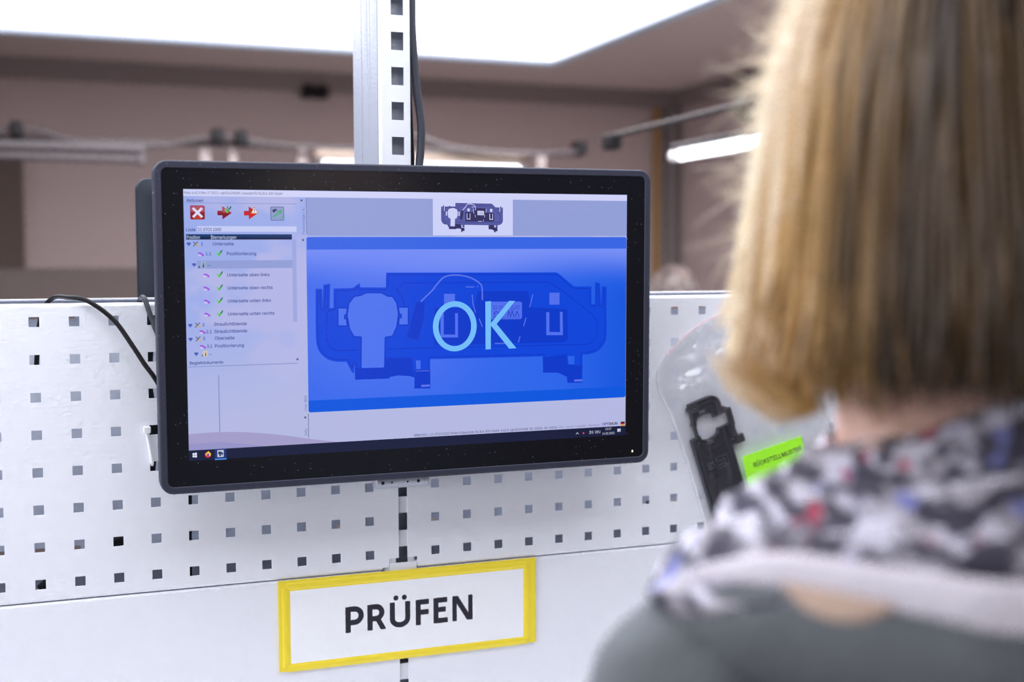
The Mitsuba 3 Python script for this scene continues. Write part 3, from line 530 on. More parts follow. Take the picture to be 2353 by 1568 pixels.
# ------------------------------------------------------------------ bag with the sample part
bag = thing('plastic_bag', 'clear zip bag with a dark part, hanging on the right perforated panel beside the monitor', 'bag')
BP = Polygon([(.696, 1.344), (.6985, 1.322), (.705, 1.308), (.716, 1.288), (.737, 1.234), (.762, 1.157), (.784, 1.085), (.99, 1.045), (.978, 1.13), (.962, 1.20), (.9495, 1.24), (.944, 1.268), (.932, 1.30), (.915, 1.345), (.892, 1.405), (.85, 1.423), (.805, 1.4175), (.769, 1.406), (.745, 1.394), (.721, 1.376), (.708, 1.362)])
def film(y, amp, seed, s):
    x0, z0, x1, z1 = BP.bounds; step = .0032
    xs, zs = np.arange(x0, x1 + step, step), np.arange(z0, z1 + step, step)
    X, Zg = np.meshgrid(xs, zs)
    import shapely
    inside = shapely.contains_xy(BP, X, Zg); dist = np.zeros(X.shape)
    dist[inside] = shapely.distance(shapely.points(X[inside], Zg[inside]), BP.exterior)
    ang = math.radians(20); U = X * math.cos(ang) + Zg * math.sin(ang); V = -X * math.sin(ang) + Zg * math.cos(ang)
    p = np.stack([U * 55, V * 16, np.zeros_like(U)], -1)
    crumple = np.exp(-((X - .742) / .045) ** 2 - ((Zg - 1.347 - .55 * (X - .742)) / .030) ** 2)
    w = amp * (meshkit.fbm(p, 3, seed) - .5) + .010 * crumple * (np.abs(meshkit.noise(np.stack([U * 95, V * 95, 0 * U], -1), seed + 3) - .5) * 2 - .4) + .0016 * (meshkit.noise(np.stack([U * 210, V * 40, 0 * U], -1), seed + 9) - .5)
    Y = y + s * (np.minimum(dist / .02, 1) * w)
    Y = np.minimum(Y, y + .0035) if amp > .003 else np.clip(Y, y - .0008, y + .0008)
    g = grid_mesh(np.stack([X, Y, Zg], -1)); keep = inside.ravel()[g.faces].all(1); g.update_faces(keep); g.remove_unreferenced_vertices()
    import collections
    ec = collections.Counter(map(tuple, np.sort(g.edges, axis=1))); bv = np.unique([e for e, c in ec.items() if c == 1])
    v = g.vertices.copy()
    for i in bv:
        q = BP.exterior.interpolate(BP.exterior.project(Point(v[i, 0], v[i, 2]))); v[i, 0], v[i, 2] = q.x, q.y
    return trimesh.Trimesh(v, g.faces, process=False)
part(bag, 'front_film', film(-.0105, .006, 11, 1), M_FILM, smooth=True)
part(bag, 'weld_seam', tube([(x, -.0065, z) for x, z in list(BP.exterior.coords)[:8]], .0007, 6, n=5), M_BAG, smooth=True)
part(bag, 'back_film', film(-.0020, .0012, 23, 1), M_BAG, smooth=True)
zp = catmull([(.705, -.0105, 1.362), (.721, -.0108, 1.3775), (.745, -.011, 1.396), (.769, -.011, 1.4075), (.805, -.011, 1.4175), (.85, -.011, 1.423), (.892, -.011, 1.407)], 10)
part(bag, 'zip_rim', tube(zp, .0006, 6, curve=False), M_ZIPRED, smooth=True, label='thin reddish seal line')
marks = []
for i in (12, 20, 27, 34, 42):
    c = zp[i] + np.array([0.003, -.0004, -.004]); a = Point(c[0], c[2]).buffer(.0022).difference(Point(c[0], c[2]).buffer(.0015)); marks.append(slab(a, c[1] - .0002, c[1]))
for m in marks: part(bag, 'printed_mark', m, M_ZIP, label='small pale green printed ring')
# the part: same outline as on the screen, mirrored and turned upright
def real(p, s=.000145, a=math.radians(18.0)):
    ud, vd = np.array([math.sin(a), -math.cos(a)]), np.array([math.cos(a), math.sin(a)])
    return affinity.affine_transform(p, [ud[0] * s, vd[0] * s, ud[1] * s, vd[1] * s, .763 - s * (ud[0] * 757 + vd[0] * 515), 1.274 - s * (ud[1] * 757 + vd[1] * 515)])
sp = thing('moulded_part', 'dark moulded plastic part with a round cut-out inside the clear bag', 'plastic part')
part(sp, 'base', slab(real(BODY.buffer(0)), -.0062, -.0036), M_PART)
part(sp, 'rib', slab(real(unary_union([PG(OUT).buffer(-5).boundary.buffer(3).intersection(BODY), CONTOUR, PG(CIRC).buffer(9).difference(PG(CIRC).buffer(3)).intersection(BODY)])), -.0076, -.0060), M_PARTE)
for h in SHADE.buffer(-2).geoms: part(sp, 'block', slab(real(h), -.0080, -.0060), M_PART)
for h in (U1, U2, W1, W2): part(sp, 'clip', slab(real(PG(h).buffer(6).difference(PG(h))), -.0082, -.0060), M_PARTE)
lb = thing('green_label', 'fluorescent green label reading RÜCKSTELLMUSTER stuck on the clear bag', 'label')
def lab(p, y0, y1):
    a = math.radians(14.1); q = affinity.rotate(p, 14.1, origin=(0, 0)); return slab(affinity.translate(q, .8092, 1.2352), y0, y1)
LY = -.0145
part(lb, 'sticker', lab(sbox(0, -.052, .0875, 0), LY, LY + .0003), M_LABEL)
def txt_m(s, x, z, cap, w): return affinity.scale(txt(s, x, 0, cap, w, True), 1, -1, origin=(0, 0)) if z == 0 else affinity.translate(affinity.scale(txt(s, x, 0, cap, w, True), 1, -1, origin=(0, 0)), 0, z)
part(lb, 'lettering', lab(txt_m('RÜCKSTELLMUSTER', .0125, -.0178, .0058, .0715), LY - .0002, LY), M_INK, label='narrow dark lettering')

# ------------------------------------------------------------------ people
M_SKIN = mat('skin', principled((0.66, 0.43, 0.34), 0.5, specular=0.4))
M_JACKET = mat('grey_green_fabric', bumped(proc(lambda p, n, uv: mix((0.105, 0.118, 0.126), (0.135, 0.150, 0.160), fbm(p.x * 60, p.y * 60, p.z * 60))), 0.85, 0.0010, lambda p, n, uv: fbm(p.x * 300, p.y * 300, p.z * 300, octaves=2), sheen=0.4))
M_RIB = mat('pale_knit_band', bumped((0.80, 0.76, 0.82), 0.85, 0.0012, lambda p, n, uv: noise(p.x * 260, p.y * 260, p.z * 500), sheen=0.3))
M_LINING = mat('beige_lining', principled((0.55, 0.40, 0.31), 0.85))
M_DENIM = mat('dark_trousers', principled((0.03, 0.035, 0.05), 0.8))
M_SHOE = mat('black_shoe', principled((0.02, 0.02, 0.02), 0.5))
def scarf_print(p, n, uv):
    q = [p.x * 85 + 1.3 * noise(p.x * 26, p.y * 26, p.z * 26), p.y * 85 + 1.3 * noise(p.x * 26 + 9, p.y * 26, p.z * 26), p.z * 85 + 1.3 * noise(p.x * 26, p.y * 26 + 5, p.z * 26)]
    a = fbm(q[0], q[1], q[2], octaves=3)
    b = fbm(q[0] * .8 + 31, q[1] * .8, q[2] * .8 + 7, octaves=2)
    c = fbm(q[0] * .9 + 3, q[1] * .9 + 51, q[2] * .9, octaves=2)
    col = mix((0.64, 0.63, 0.72), (0.40, 0.38, 0.42), smoothstep(0.45, 0.62, c))
    col = mix(col, (0.055, 0.052, 0.075), smoothstep(0.435, 0.52, a))
    col = mix(col, (0.36, 0.05, 0.09), smoothstep(0.70, 0.76, b))
    col = mix(col, (0.20, 0.22, 0.50), smoothstep(0.71, 0.78, fbm(q[0] * .8, q[1] * .8 + 77, q[2] * .8, octaves=2)))
    return col
M_SCARF = mat('printed_scarf', {'type': 'twosided', 'b': {'type': 'principled', 'base_color': proc(scarf_print), 'roughness': 0.85, 'sheen': 0.4}})
M_HAIR = mat('blonde_hair', {'type': 'twosided', 'b': {'type': 'principled', 'base_color': {'type': 'mesh_attribute', 'name': 'vertex_color'}, 'roughness': 0.42, 'specular': 0.55, 'sheen': 0.2}})
M_EYE = mat('eye_white', principled((0.85, 0.85, 0.85), 0.2)); M_IRIS = mat('iris', principled((0.05, 0.07, 0.10), 0.2))
M_LIP = mat('lips', principled((0.55, 0.22, 0.20), 0.4))

def chain(pts):
    """hulls of consecutive spheres ((x, y, z), r)"""
    s = [Manifold.sphere(r, 20).translate(tuple(map(float, p))) for p, r in pts]
    return Manifold.batch_boolean([Manifold.batch_hull([a, b]) for a, b in zip(s, s[1:])], manifold3d.OpType.Add)
def ell(c, r): return Manifold.sphere(1.0, 32).scale(tuple(map(float, r))).translate(tuple(map(float, c)))
def soft(ms, step, it=12):
    m = Manifold.batch_boolean(ms, manifold3d.OpType.Add).refine_to_length(step)
    t = tm(m); t.merge_vertices(); trimesh.smoothing.filter_taubin(t, lamb=.5, nu=.52, iterations=it); return t
def hand(w, side, fwd=(0, 1, -.25)):
    """palm and five bent fingers; w = wrist, side = +1 right hand"""
    f = np.array(fwd, float); f /= np.linalg.norm(f); sx = np.array([side, 0, 0.0]); up = np.cross(sx, f) * side
    w = np.array(w, float); k = lambda a, b, c: w + f * a + sx * b + up * c
    ms = [Manifold.batch_hull([Manifold.sphere(r, 16).translate(tuple(k(*q))) for q, r in (((.005, -.018, 0), .014), ((.005, .018, 0), .014), ((.085, -.034, .004), .011), ((.085, .034, 0), .010))])]
    for b, L in ((-.033, .070), (-.011, .080), (.011, .075), (.032, .058)):
        ms.append(chain([(k(.075, b, .002), .010), (k(.085 + L * .42, b * 1.12, .004), .0088), (k(.085 + L * .75, b * 1.15, -.008), .008), (k(.085 + L * .98, b * 1.15, -.022), .0068)]))
    ms.append(chain([(k(.015, -.022, 0), .013), (k(.050, -.050, -.006), .0105), (k(.085, -.062, -.012), .0085)]))
    return Manifold.batch_boolean(ms, manifold3d.OpType.Add)
def head_parts(c, s=1.0):
    k = lambda x, y, z: (c[0] + x * s, c[1] + y * s, c[2] + z * s)
    e = lambda q, r: ell(k(*q), np.array(r) * s)
    return [e((0, -.008, .048), (.076, .095, .084)), e((0, .024, -.02), (.058, .068, .082)), e((0, .045, -.085), (.030, .032, .022)), e((-.026, .034, -.045), (.030, .040, .040)), e((.026, .034, -.045), (.030, .040, .040)),
            Manifold.batch_hull([e((0, .086, .022), (.007, .008, .008)), e((0, .103, -.020), (.007, .008, .007)), e((-.012, .088, -.024), (.005, .006, .005)), e((.012, .088, -.024), (.005, .006, .005))]),
            e((0, .083, -.055), (.022, .010, .007)), e((-.030, .078, .034), (.022, .009, .006)), e((.030, .078, .034), (.022, .009, .006)), e((-.075, -.005, -.005), (.010, .022, .032)), e((.075, -.005, -.005), (.010, .022, .032))]
def person_shapes(px, py, seated=0.0, hands=(.262, .03, .80)):
    """body, jacket, trousers, shoes of a standing (or seated) adult that faces +y"""
    o = lambda *q: (px + q[0], py + q[1], q[2] - seated)
    hx, hyy, hzz = hands
    body = [*head_parts(o(0, .005, 1.535), 1.06), chain([(o(0, .010, 1.47), .055), (o(-.004, .012, 1.40), .056), (o(0, -.015, 1.33), .075)]),
            Manifold.batch_hull([ell(o(0, -.02, 1.29), (.13, .085, .06)), ell(o(0, -.01, 1.15), (.135, .10, .08))]), Manifold.batch_hull([ell(o(0, -.01, 1.15), (.135, .10, .08)), ell(o(0, 0, 1.0), (.125, .09, .06))]),
            Manifold.batch_hull([ell(o(0, 0, 1.0), (.125, .09, .06)), ell(o(0, 0, .87), (.155, .11, .08))])]
    jack = [Manifold.batch_hull([ell(o(0, -.025, 1.305), (.150, .100, .035)), ell(o(0, -.02, 1.17), (.160, .130, .08))]), Manifold.batch_hull([ell(o(0, -.02, 1.17), (.160, .130, .08)), ell(o(0, 0, .92), (.165, .125, .06))]),
            Manifold.batch_hull([ell(o(0, 0, .92), (.165, .125, .06)), ell(o(0, 0, .80), (.180, .135, .03))])]
    trou, shoe = [], []
    for s in (-1, 1):
        sh, el, wr = o(s * .168, -.026, 1.272), o(s * .235, -.02, 1.03), (px + s * hx, py + hyy, hzz)
        body += [chain([(o(s * .06, -.025, 1.345), .045), (sh, .048), (el, .036), (wr, .024)]), hand(wr, s, (0, .12, -1) if not seated else (0, 1, -.25))]
        jack += [chain([(o(s * .085, -.03, 1.303), .045), (sh, .054), (el, .050), (tuple(np.array(wr) - (np.array(wr) - np.array(el)) * .08), .036)])]
        hip = o(s * .085, 0, .86)
        kn, an = ((px + s * .10, py + .40, .86 - seated + .02), (px + s * .10, py + .38, .10)) if seated else (o(s * .095, .02, .48), o(s * .10, -.02, .09))
        body += [chain([(hip, .085), (kn, .055), (an, .036)])]
        trou += [chain([(hip, .097), (kn, .068), (np.array(an) + (0, 0, .02), .055)])]
        shoe.append(tm(Manifold.batch_hull([Manifold.sphere(r, 16).translate((an[0] + q[0], an[1] + q[1], q[2])) for q, r in (((0, -.04, .04), .038), ((0, .06, .035), .033), ((0, .17, .030), .028), ((.015 * s, .14, .028), .028), ((0, -.02, .08), .042))])))
    trou.append(Manifold.batch_hull([ell(o(0, 0, .93), (.150, .110, .03)), ell(o(0, 0, .84), (.170, .125, .06))]))
    return body, jack, trou, shoe

PX, PY = 0.4400, -0.8300
who = thing('person', 'woman with blonde bob, printed scarf and grey-green jacket, seen from behind at the right', 'person')
body, jack, trou, shoe = person_shapes(PX, PY)
part(who, 'body', soft(body, .009, 14), M_SKIN, smooth=True)
jm = soft(jack, .008, 16)
w = jm.vertices; nrm = jm.vertex_normals
wr_ = .020 * (meshkit.fbm(np.c_[w[:, 0] * 9 + w[:, 2] * 6, w[:, 1] * 9, w[:, 2] * 16 - w[:, 0] * 8], 3, 5) - .5) + .004 * (meshkit.noise(np.c_[w[:, 0] * 40, w[:, 1] * 40, w[:, 2] * 22], 8) - .5)
jm.vertices = w + nrm * wr_[:, None]
part(who, 'jacket', jm, M_JACKET, smooth=True, label='grey-green jacket with soft folds')
# pale band of the jacket's hood, lying around the shoulders, with its beige lining
nl = np.array([(-.176, -.035, 1.338), (-.160, -.075, 1.346), (-.130, -.122, 1.345), (-.104, -.149, 1.343), (-.05, -.172, 1.345), (0, -.18, 1.347), (.05, -.172, 1.345), (.104, -.149, 1.343), (.14, -.112, 1.345), (.160, -.07, 1.346), (.172, -.03, 1.338)]) + (PX, PY, 0)
bc = catmull(nl, 8); s = np.linspace(0, 1, len(bc)); bw = np.interp(s, [0, .1, .35, .65, .9, 1], [.0025, .007, .0100, .0100, .007, .0025])
dirn = bc[:, :2] - np.array([PX, PY + .02]); dirn /= np.linalg.norm(dirn, axis=1, keepdims=True)
a = np.linspace(0, 2 * PI, 18, endpoint=False)
ring = np.stack([np.c_[bc[:, :2] + dirn * (bw[:, None] * .55 * np.cos(q)), bc[:, 2] + bw * 1.15 * np.sin(q)] for q in a], 1)
part(who, 'hood_band', grid_mesh(ring, wrap=True), M_RIB, smooth=True, label='pale rolled band of the hood')
Q = []
for k, (dr_, dz) in enumerate(((.002, -.006), (.012, -.020), (.010, -.040), (-.012, -.062), (-.06, -.085))):
    Q.append(np.c_[bc[:, :2] + dirn * dr_, bc[:, 2] + dz])
part(who, 'hood', grid_mesh(np.array(Q)), M_JACKET, smooth=True)
i0, n1 = int(len(bc) * .10), int(len(bc) * .10); bcl, dil = bc[i0:i0 + n1], dirn[i0:i0 + n1]; lw = np.sin(np.linspace(0, PI, n1))[:, None]
Q = [np.c_[bcl[:, :2] + dil * (.003 + d1 * lw), bcl[:, 2:] - .003 + d2 * lw] for d1, d2 in ((0, 0), (.003, -.004), (.005, -.009), (.005, -.013), (.001, -.016))]
part(who, 'hood_lining', grid_mesh(np.array(Q)), M_LINING, smooth=True, label='beige lining showing below the pale band')
part(who, 'trousers', soft(trou, .02, 8), M_DENIM, smooth=True)
for m in shoe: part(who, 'shoe', m, M_SHOE, smooth=30)
for s in (-1, 1):
    k = part(who, 'eye', trimesh.creation.icosphere(2, .0115).apply_translation((PX + s * .031, PY + .0765, 1.5435)), M_EYE, smooth=True)
    part(k, 'iris', trimesh.creation.icosphere(2, .0055).apply_translation((PX + s * .031, PY + .0838, 1.5435)), M_IRIS, smooth=True)
    q = np.linspace(-1, 1, 9); part(who, 'eyebrow', tube(np.c_[PX + s * .032 + q * .018, PY + .0905 - .006 * q ** 2 - .004 * q * s, 1.5660 - .004 * q ** 2], [.001, .0026, .0026, .001], 6, curve=False), M_BROWN, smooth=True)
part(who, 'lips', tm(Manifold.batch_boolean([ell((PX, PY + .0955, 1.4800), (.021, .0065, .0042)), ell((PX, PY + .0945, 1.4735), (.018, .0070, .0045))], manifold3d.OpType.Add)), M_LIP, smooth=True)
# scarf: a loose cowl with folds
nt, ns = 220, 46
th = np.linspace(0, 2 * PI, nt, endpoint=False); u = np.linspace(0, 1, ns)
TH, U = np.meshgrid(th, u)
hem = catmull(np.array([(.140, -.09, 1.340), (.170, -.02, 1.332), (.15, .06, 1.312), (.08, .11, 1.290), (0, .125, 1.278), (-.08, .11, 1.290), (-.150, .055, 1.312), (-.190, -.015, 1.325), (-.182, -.055, 1.328), (-.155, -.095, 1.340), (-.115, -.130, 1.344), (-.06, -.152, 1.346), (0, -.158, 1.347), (.07, -.145, 1.346), (.140, -.09, 1.340)]), 12)
ha = np.unwrap(np.arctan2(hem[:, 1] + .022, hem[:, 0])); tt = th.copy(); tt[tt < ha[0]] += 2 * PI
HEM = np.stack([np.interp(tt, ha, hem[:, k]) for k in range(3)], -1)
cx, sy = np.cos(TH), np.sin(TH)                      # 0 = right, pi/2 = front, pi = left, -pi/2 = back
left = np.clip(-cx, 0, 1)
RX, RY = -.006, -.004                                # centre of the neck opening
k0 = U ** .95
gx = (RX + .066 * cx) * (1 - k0) + HEM[:, 0][None] * k0
gy = (RY + .070 * sy) * (1 - k0) + HEM[:, 1][None] * k0
zt = 1.420 - .034 * left ** 1.5 - .030 * np.clip(sy, 0, 1)
Zs = zt + (HEM[:, 2][None] - zt) * U ** (1.20 - .1 * left - .5 * np.clip(sy, 0, 1)) + .016 * (1 - left) * np.clip(-sy, 0, 1) * np.sin(PI * U) + .006 * left * np.sin(PI * U)
fold = .0048 * np.sin(2 * PI * (U * 3.1 + .35 * np.sin(TH * 2 + 1) + .8 * meshkit.noise(np.stack([np.cos(TH) * 1.6, np.sin(TH) * 1.6, U * 1.5], -1), 4))) * (0.35 + .65 * np.sin(PI * np.clip(U, 0, 1)))
fold += .006 * (meshkit.fbm(np.stack([np.cos(TH) * 4, np.sin(TH) * 4, U * 5], -1), 3, 6) - .5)
inner = np.stack([PX + gx + fold * cx, PY + gy + fold * sy, Zs + fold * .8], -1)
under = np.stack([PX + gx - .010 * cx, PY + gy - .010 * sy, Zs - .012], -1)[::-1]
sc = grid_mesh(np.concatenate([inner, under, inner[:1]], 0), wrap=True)
part(who, 'scarf', sc, M_SCARF, smooth=True, label='white, grey and dark patterned scarf with red and violet flecks')
# hair: an under-shell and many tapered locks
HC = np.array([PX, PY - .012])
zprof = np.array([1.672, 1.668, 1.655, 1.635, 1.60, 1.56, 1.51, 1.46, 1.42, 1.385]); rprof = np.array([.004, .030, .060, .074, .088, .100, .108, .114, .116, .107])
def hair_pt(th, s, off, zend, flick):
    """s in 0..1 from the crown to the tip"""
    arc = np.r_[0, np.cumsum(np.hypot(np.diff(zprof), np.diff(rprof)))]
    sel = np.interp(zend, zprof[::-1], arc[::-1]); q = s * sel
    z, r = np.interp(q, arc, zprof), np.interp(q, arc, rprof)
    r = r + off * np.clip(s * 4, 0, 1) + flick * np.clip((s - .82) / .18, 0, 1) ** 2
    z = z + .012 * abs(flick) / .02 * np.clip((s - .88) / .12, 0, 1) ** 2
    return np.stack([HC[0] + r * np.cos(th), HC[1] + r * 1.06 * np.sin(th), z], -1)
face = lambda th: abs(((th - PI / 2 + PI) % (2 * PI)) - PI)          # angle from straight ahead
def zend_at(th):
    f = face(th); return np.interp(f, [.9, 1.06, 1.13, 1.19, 1.27, 1.60, 1.9, 2.2, PI], [1.428, 1.424, 1.452, 1.450, 1.409, 1.411, 1.411, 1.411, 1.414])
def shaded_hue(th, k):
    """blonde strands over brown; lit left painted paler, shaded back painted darker"""
    g = np.interp(face(th), [.9, 1.15, 1.45, 1.70, 1.95, 2.2], [1, .93, .68, .38, .13, .04])  # light and shade on the head, painted into the lock colour
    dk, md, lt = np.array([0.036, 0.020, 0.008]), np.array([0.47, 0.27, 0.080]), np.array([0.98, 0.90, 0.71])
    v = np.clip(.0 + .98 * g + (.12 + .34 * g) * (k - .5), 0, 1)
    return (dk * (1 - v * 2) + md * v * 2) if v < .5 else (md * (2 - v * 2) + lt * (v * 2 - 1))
ths = np.linspace(PI / 2 + .95, PI / 2 + 2 * PI - .95, 90); ss = np.linspace(0, 1, 24)
shell = np.array([[hair_pt(t_, s_, -.010, zend_at(t_) + .006, 0) for t_ in ths] for s_ in ss])
inn = np.array([[hair_pt(t_, s_, -.017, zend_at(t_) + .006, 0) for t_ in ths] for s_ in ss])[::-1]
sm = grid_mesh(np.concatenate([shell, inn, shell[:1]], 0)); sm.fix_normals()
shc = np.array([shaded_hue(math.atan2(v[1] - HC[1], v[0] - HC[0]), .25) * .8 for v in sm.vertices])
V, F, C, n0 = [np.array(sm.vertices)], [np.array(sm.faces)], [shc], len(sm.vertices)
def lock(pts, rad, col):
    global n0
    m = tube(pts, rad, 6, curve=False, cap=False)
    V.append(m.vertices); F.append(m.faces + n0); C.append(np.tile(col, (len(m.vertices), 1))); n0 += len(m.vertices)
for i in range(2600):
    t0 = rng.uniform(PI / 2 + .86, PI / 2 + 2 * PI - .86); ze = zend_at(t0) + rng.normal(0, .006) + (rng.random() < .25) * rng.uniform(0, .05)
    off = rng.uniform(-.008, .005); fl = rng.uniform(-.03, .004) if face(t0) > 1.9 else rng.uniform(-.012, .012); st = rng.uniform(.05, .22)
    s_ = np.linspace(st, 1, 15); drift = rng.normal(0, .04 if .85 < face(t0) < 1.4 else .10); wv = rng.uniform(0, 6); am = rng.uniform(.001, .0035)
    p = np.array([hair_pt(t0 + drift * (q - st) + am * 8 * math.sin(wv + q * 5), q, off + am * math.sin(wv + q * 7), ze, fl) for q in s_])
    kk = np.clip(rng.beta(1.6, 1.6) + .18 * math.sin(t0 * 23) + .12 * math.sin(t0 * 61), 0, 1)
    lock(p, [.0010, .0024, .0028, .0026, .0018, .0004], shaded_hue(t0, kk))
for i in range(420):                                              # the fringe, brushed to the side
    t0 = PI / 2 + rng.uniform(-1.0, 1.0); s_ = np.linspace(.1, 1, 12); dr_ = (.5 if t0 > PI / 2 + .2 else -.5) * rng.uniform(.5, 1.2); ze = rng.normal(1.588, .006) - .035 * abs(t0 - PI / 2)
    lock(np.array([hair_pt(t0 + dr_ * q ** 2, q, rng.uniform(-.006, .002) + .004 * q, ze, 0) for q in s_]), [.0010, .0024, .0028, .0024, .0004], shaded_hue(t0 - .3, rng.random()))
# the flicked-out tips at the left and the fly-aways
for i in range(170):
    low = i % 2; t0 = PI + (rng.uniform(-.27, .14) if low else rng.uniform(-.64, -.45)); s_ = np.linspace(.6, 1, 12); ze = 1.405 + rng.normal(0, .003) if low else 1.424 + rng.normal(0, .003)
    p = np.array([hair_pt(t0, q, rng.uniform(-.002, .002), ze, 0) for q in s_]); c = p[-1]; d = np.array([-.80, .60, 0])
    lock(np.vstack([p, [c + d * .0045 * j + (0, 0, -.001 * j + .0007 * j * j) for j in range(1, rng.integers(5, 8) if low else 3)]]), [.0022, .0024, .002, .0005], shaded_hue(t0, rng.uniform(.3, 1)))
for i in range(800):
    t0 = PI + rng.uniform(-.95, .1); zz = (rng.uniform(1.545, 1.63) if i % 4 else rng.uniform(1.48, 1.55)); base = hair_pt(t0, np.interp(zz, zprof[::-1], np.linspace(1, 0, 10)), .0, 1.40, 0)
    r0 = np.interp(zz, zprof[::-1], rprof[::-1]); b = np.array([HC[0] + r0 * math.cos(t0), HC[1] + 1.06 * r0 * math.sin(t0), zz])
    d = np.array([math.cos(t0), math.sin(t0), rng.uniform(-.9, .5)]) + rng.normal(0, .35, 3); L = min(rng.exponential(.009), .022) + .005
    q = np.linspace(0, 1, 6)[:, None]; lock(b + d * L * q + np.array([0, 0, -.5]) * L * q ** 2 * rng.uniform(-.6, 1), [.0004, .0003, .0001], shaded_hue(PI - .6, .9))
part(who, 'hair', trimesh.Trimesh(np.vstack(V), np.vstack(F), process=False), M_HAIR, smooth=True, color=np.vstack(C), label='chin-length blonde bob, its lit side painted paler and its shaded back darker')

# the colleague whose head shows above the far panels
QX, QY, QD = 2.775, 3.80, .205
st = thing('stool', 'high work stool behind the panels that carries the colleague', 'stool')
part(st, 'seat', rbox(QX - .17, QX + .17, QY - .17, QY + .17, .515, .555, .018), M_BLACK, smooth=True)
part(st, 'column', tube([(QX, QY, .04), (QX, QY, .516)], .025, 14, curve=False), M_STEEL, smooth=35)
for i in range(5):
    a_ = 2 * PI * i / 5; part(st, 'foot', tube([(QX, QY, .06), (QX + .28 * math.cos(a_), QY + .28 * math.sin(a_), .02)], .02, 8, curve=False), M_STEEL, smooth=35)
p2 = thing('person', 'colleague far behind, only the top of the greying head showing right of the monitor', 'person')
body, jack, trou, shoe = person_shapes(QX, QY, QD, hands=(.15, .30, .80))
part(p2, 'body', soft(body, .016, 8), M_SKIN, smooth=True); part(p2, 'jacket', soft(jack, .02, 8), M_BACK, smooth=True); part(p2, 'trousers', soft(trou, .025, 6), M_DENIM, smooth=True)
for m in shoe: part(p2, 'shoe', m, M_SHOE, smooth=30)
V, F, C, n0 = [], [], [], 0
c = np.array([QX, QY - .004, 1.582 - QD])
sm = trimesh.creation.icosphere(4, 1.0); sm.vertices *= (.100, .116, .105); sm.update_faces(~((sm.triangles_center[:, 1] > .055) & (sm.triangles_center[:, 2] < .045))); sm.remove_unreferenced_vertices()
sv = sm.vertices * (1 + .10 * (meshkit.fbm(sm.vertices * 26, 3, 2)[:, None] - .5)) + c
gry = meshkit.noise(sm.vertices * (30, 14, 14), 3)[:, None]
V.append(sv); F.append(np.array(sm.faces)); C.append(np.array([.06, .045, .045]) * (1 - gry) + np.array([.26, .215, .20]) * gry); n0 = len(sv)
for i in range(500):
    d = rng.normal(0, 1, 3); d[2] = abs(d[2]); d /= np.linalg.norm(d)
    if d[1] > .55: continue
    q = np.linspace(0, 1, 6)[:, None]; b = d * (.096, .112, .102)
    g = rng.beta(.7, .8); lock(c + b * (1 + .07 * q) + np.array([d[0] * .02, -.02, -.05]) * q ** 1.5, [.003, .003, .001], np.array([.05, .04, .04]) * (1 - g) + np.array([.30, .25, .235]) * g)
part(p2, 'hair', trimesh.Trimesh(np.vstack(V), np.vstack(F), process=False), M_HAIR, smooth=True, color=np.vstack(C), label='short greying dark hair')

# ------------------------------------------------------------------ far part of the room
Y1 = 3.5
t = thing('light_rail', 'thin dark rail with drooping cables across the far part of the room', 'rail')
part(t, 'bar', tube([(-1.6, Y1 + .05, 1.940), (2.2, Y1 + .05, 1.952)], .011, 10, curve=False), M_PIPE_G, smooth=True)
part(t, 'cable', tube([(-.9, Y1, 1.955), (-.3, Y1, 1.945), (-.12, Y1, 1.962), (-.048, Y1, 1.975), (.04, Y1, 1.968), (.14, Y1, 1.94), (.3, Y1, 1.932), (.45, Y1, 1.93), (.56, Y1, 1.955), (.66, Y1, 1.972), (.75, Y1, 1.970), (.87, Y1, 1.95), (1.1, Y1, 1.94)], .010, 8), M_PIPE_G, smooth=True)
part(t, 'cable', tube([(1.28, Y1, 2.0), (1.42, Y1 - .10, 1.99), (1.55, Y1 - .115, 1.950), (1.75, Y1 - .115, 1.935), (1.94, Y1 - .10, 1.935), (2.17, Y1, 1.962)], .010, 8), M_PIPE_G, smooth=True)
for x0, x1, z0, z1 in ((.60, .64, 1.86, 1.95), (.71, .74, 1.86, 1.95), (.975, 1.012, 1.86, 1.95), (1.91, 1.94, 1.88, 1.96), (1.99, 2.03, 1.86, 1.945)):
    part('light_rail', 'bracket', bx(x0, x1, Y1 + .045, Y1 + .065, z0, z1), M_TRIM)
for x, z, r in ((-.048, 1.972, .022), (.661, 1.972, .022), (.748, 1.968, .022), (2.167, 1.975, .022)):
    part(t, 'clamp', rbox(x - r, x + r, Y1 - .03, Y1 + .06, z - r * 1.3, z + r * 1.3, .01, 10), M_BLACK, smooth=True)
def fixture(name, label, x0, x1, y, z, lit, mat_h):
    t = thing(name, label, 'tube lamp')
    part(t, 'housing', rbox(x0, x1, y - .03, y + .04, z + .022, z + .054, .008, 10), mat_h, smooth=35)
    tb = tube([(x0 + .03, y, z), (x1 - .03, y, z)], .0165, 14, curve=False)
    part(t, 'tube', tb, M_DIFF if lit else M_GREYBOX, smooth=True, emit=TUBE if lit else None)
    for x in (x0 + .004, x1 - .032): part(t, 'end_cap', rbox(x, x + .028, y - .022, y + .022, z - .022, z + .03, .005, 8), M_GREYBOX, smooth=35)
fixture('tube_lamp', 'unlit grey tube lamp hanging at the far left, above the dark pillar', -.62, .395, Y1 - .05, 1.874, False, M_GREYBOX)
fixture('tube_lamp', 'lit tube lamp with beige housing just above the top edge of the monitor', 1.02, 1.90, Y1 - .05, 1.8735, True, M_BEIGE)
t = thing('tube_lamp', 'bright lit tube lamp slanting towards the blonde hair on the right', 'tube lamp')
xa, ya, za = 1.690, 1.80, 1.782
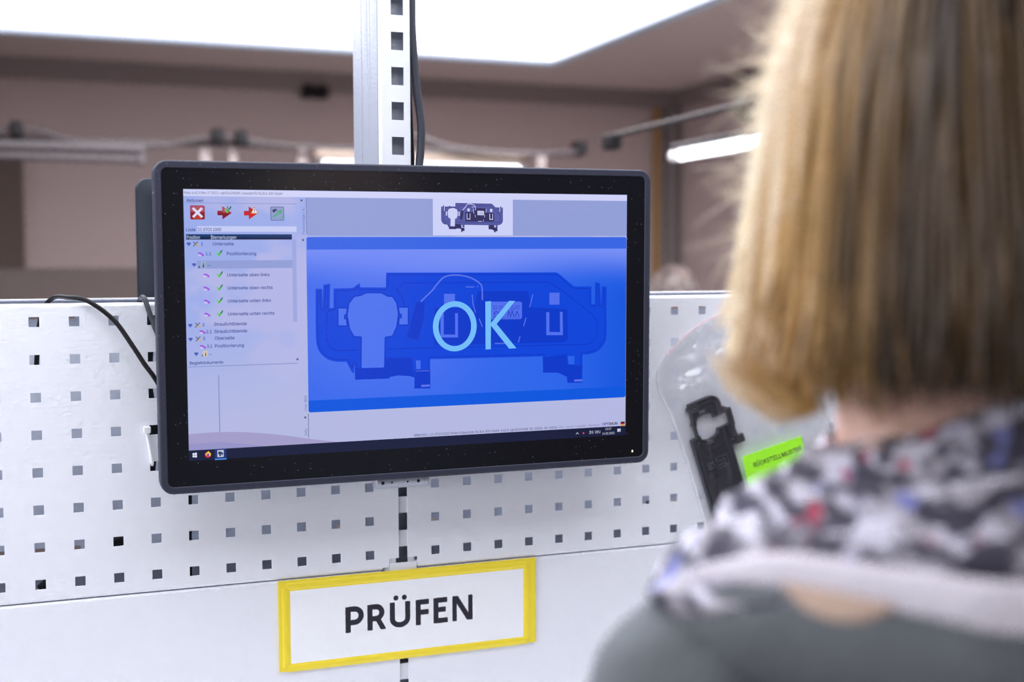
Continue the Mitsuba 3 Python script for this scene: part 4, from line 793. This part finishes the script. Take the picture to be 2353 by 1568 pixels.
part(t, 'tube', tube([(xa, ya - .05, za), (xa, .55, za)], .0165, 16, curve=False), M_DIFF, smooth=True, emit=TUBE)
part(t, 'end_cap', tube([(xa, ya, za), (xa, ya - .005, za), (xa, ya - .05, za)], [.012, .0175, .0175], 16, curve=False), M_PLASTIC, smooth=35)
part(t, 'housing', rbox(xa - .022, xa + .022, .5, ya - .02, za + .015, za + .032, .008, 10), M_TRIMB, smooth=35)
for y in (.7, 1.25): part(t, 'hanger', tube([(xa + .0195, y, za + .030), (xa + .0195, y, ZC)], .0025, 6, curve=False), M_PIPE_G, smooth=True)
t = thing('hanging_rail', 'grey rail with a black cable coil above the slanting tube lamp', 'rail')
part(t, 'bar', tube([(1.60, 2.0, 1.856), (1.69, 1.20, 1.884)], .008, 10, curve=False), M_TRIMB, smooth=True)
part(t, 'end_clamp', rbox(1.575, 1.618, 1.97, 2.03, 1.815, 1.862, .01, 10), M_BLACK, smooth=True)
a = np.linspace(0, 4 * PI, 40)
part(t, 'cable_coil', tube(np.c_[1.745 + .045 * np.cos(a), 1.44 + .012 * a / PI, 1.885 + .032 * np.sin(a)], .008, 8, curve=False), M_BLACK, smooth=True)
t = thing('wall_box', 'pair of small dark boxes on the far wall, left of the post near the ceiling', 'wall box')
for x in (1.485, 1.565): part(t, 'box', rbox(x, x + .068, YB - .10, YB, 2.470, 2.540, .01, 10), M_BLACK, smooth=35)
t = thing('yellow_pipe', 'thin yellow pipe running down the corner of the far wall', 'pipe')
part(t, 'tube', tube([(3.815, YB - .045, 0), (3.815, YB - .045, ZC - .11)], .024, 12, curve=False), M_PIPE_Y, smooth=True)
t = thing('grey_pipe', 'grey pipe beside the yellow one in the corner of the far wall', 'pipe')
part(t, 'tube', tube([(3.925, YB - .05, 0), (3.925, YB - .05, ZC - .11)], .045, 12, curve=False), M_PIPE_C, smooth=True)
t = thing('partition', 'low dark brown partition behind the panels at the far left', 'partition')
part(t, 'board', rbox(-1.6, .62, 4.00, 4.04, 0.05, 1.475, .006), M_PARTITION, smooth=30)
for x in (-1.4, .4): part(t, 'foot', rbox(x - .04, x + .04, 3.85, 4.19, 0, .055, .006), M_TRIM, smooth=30)
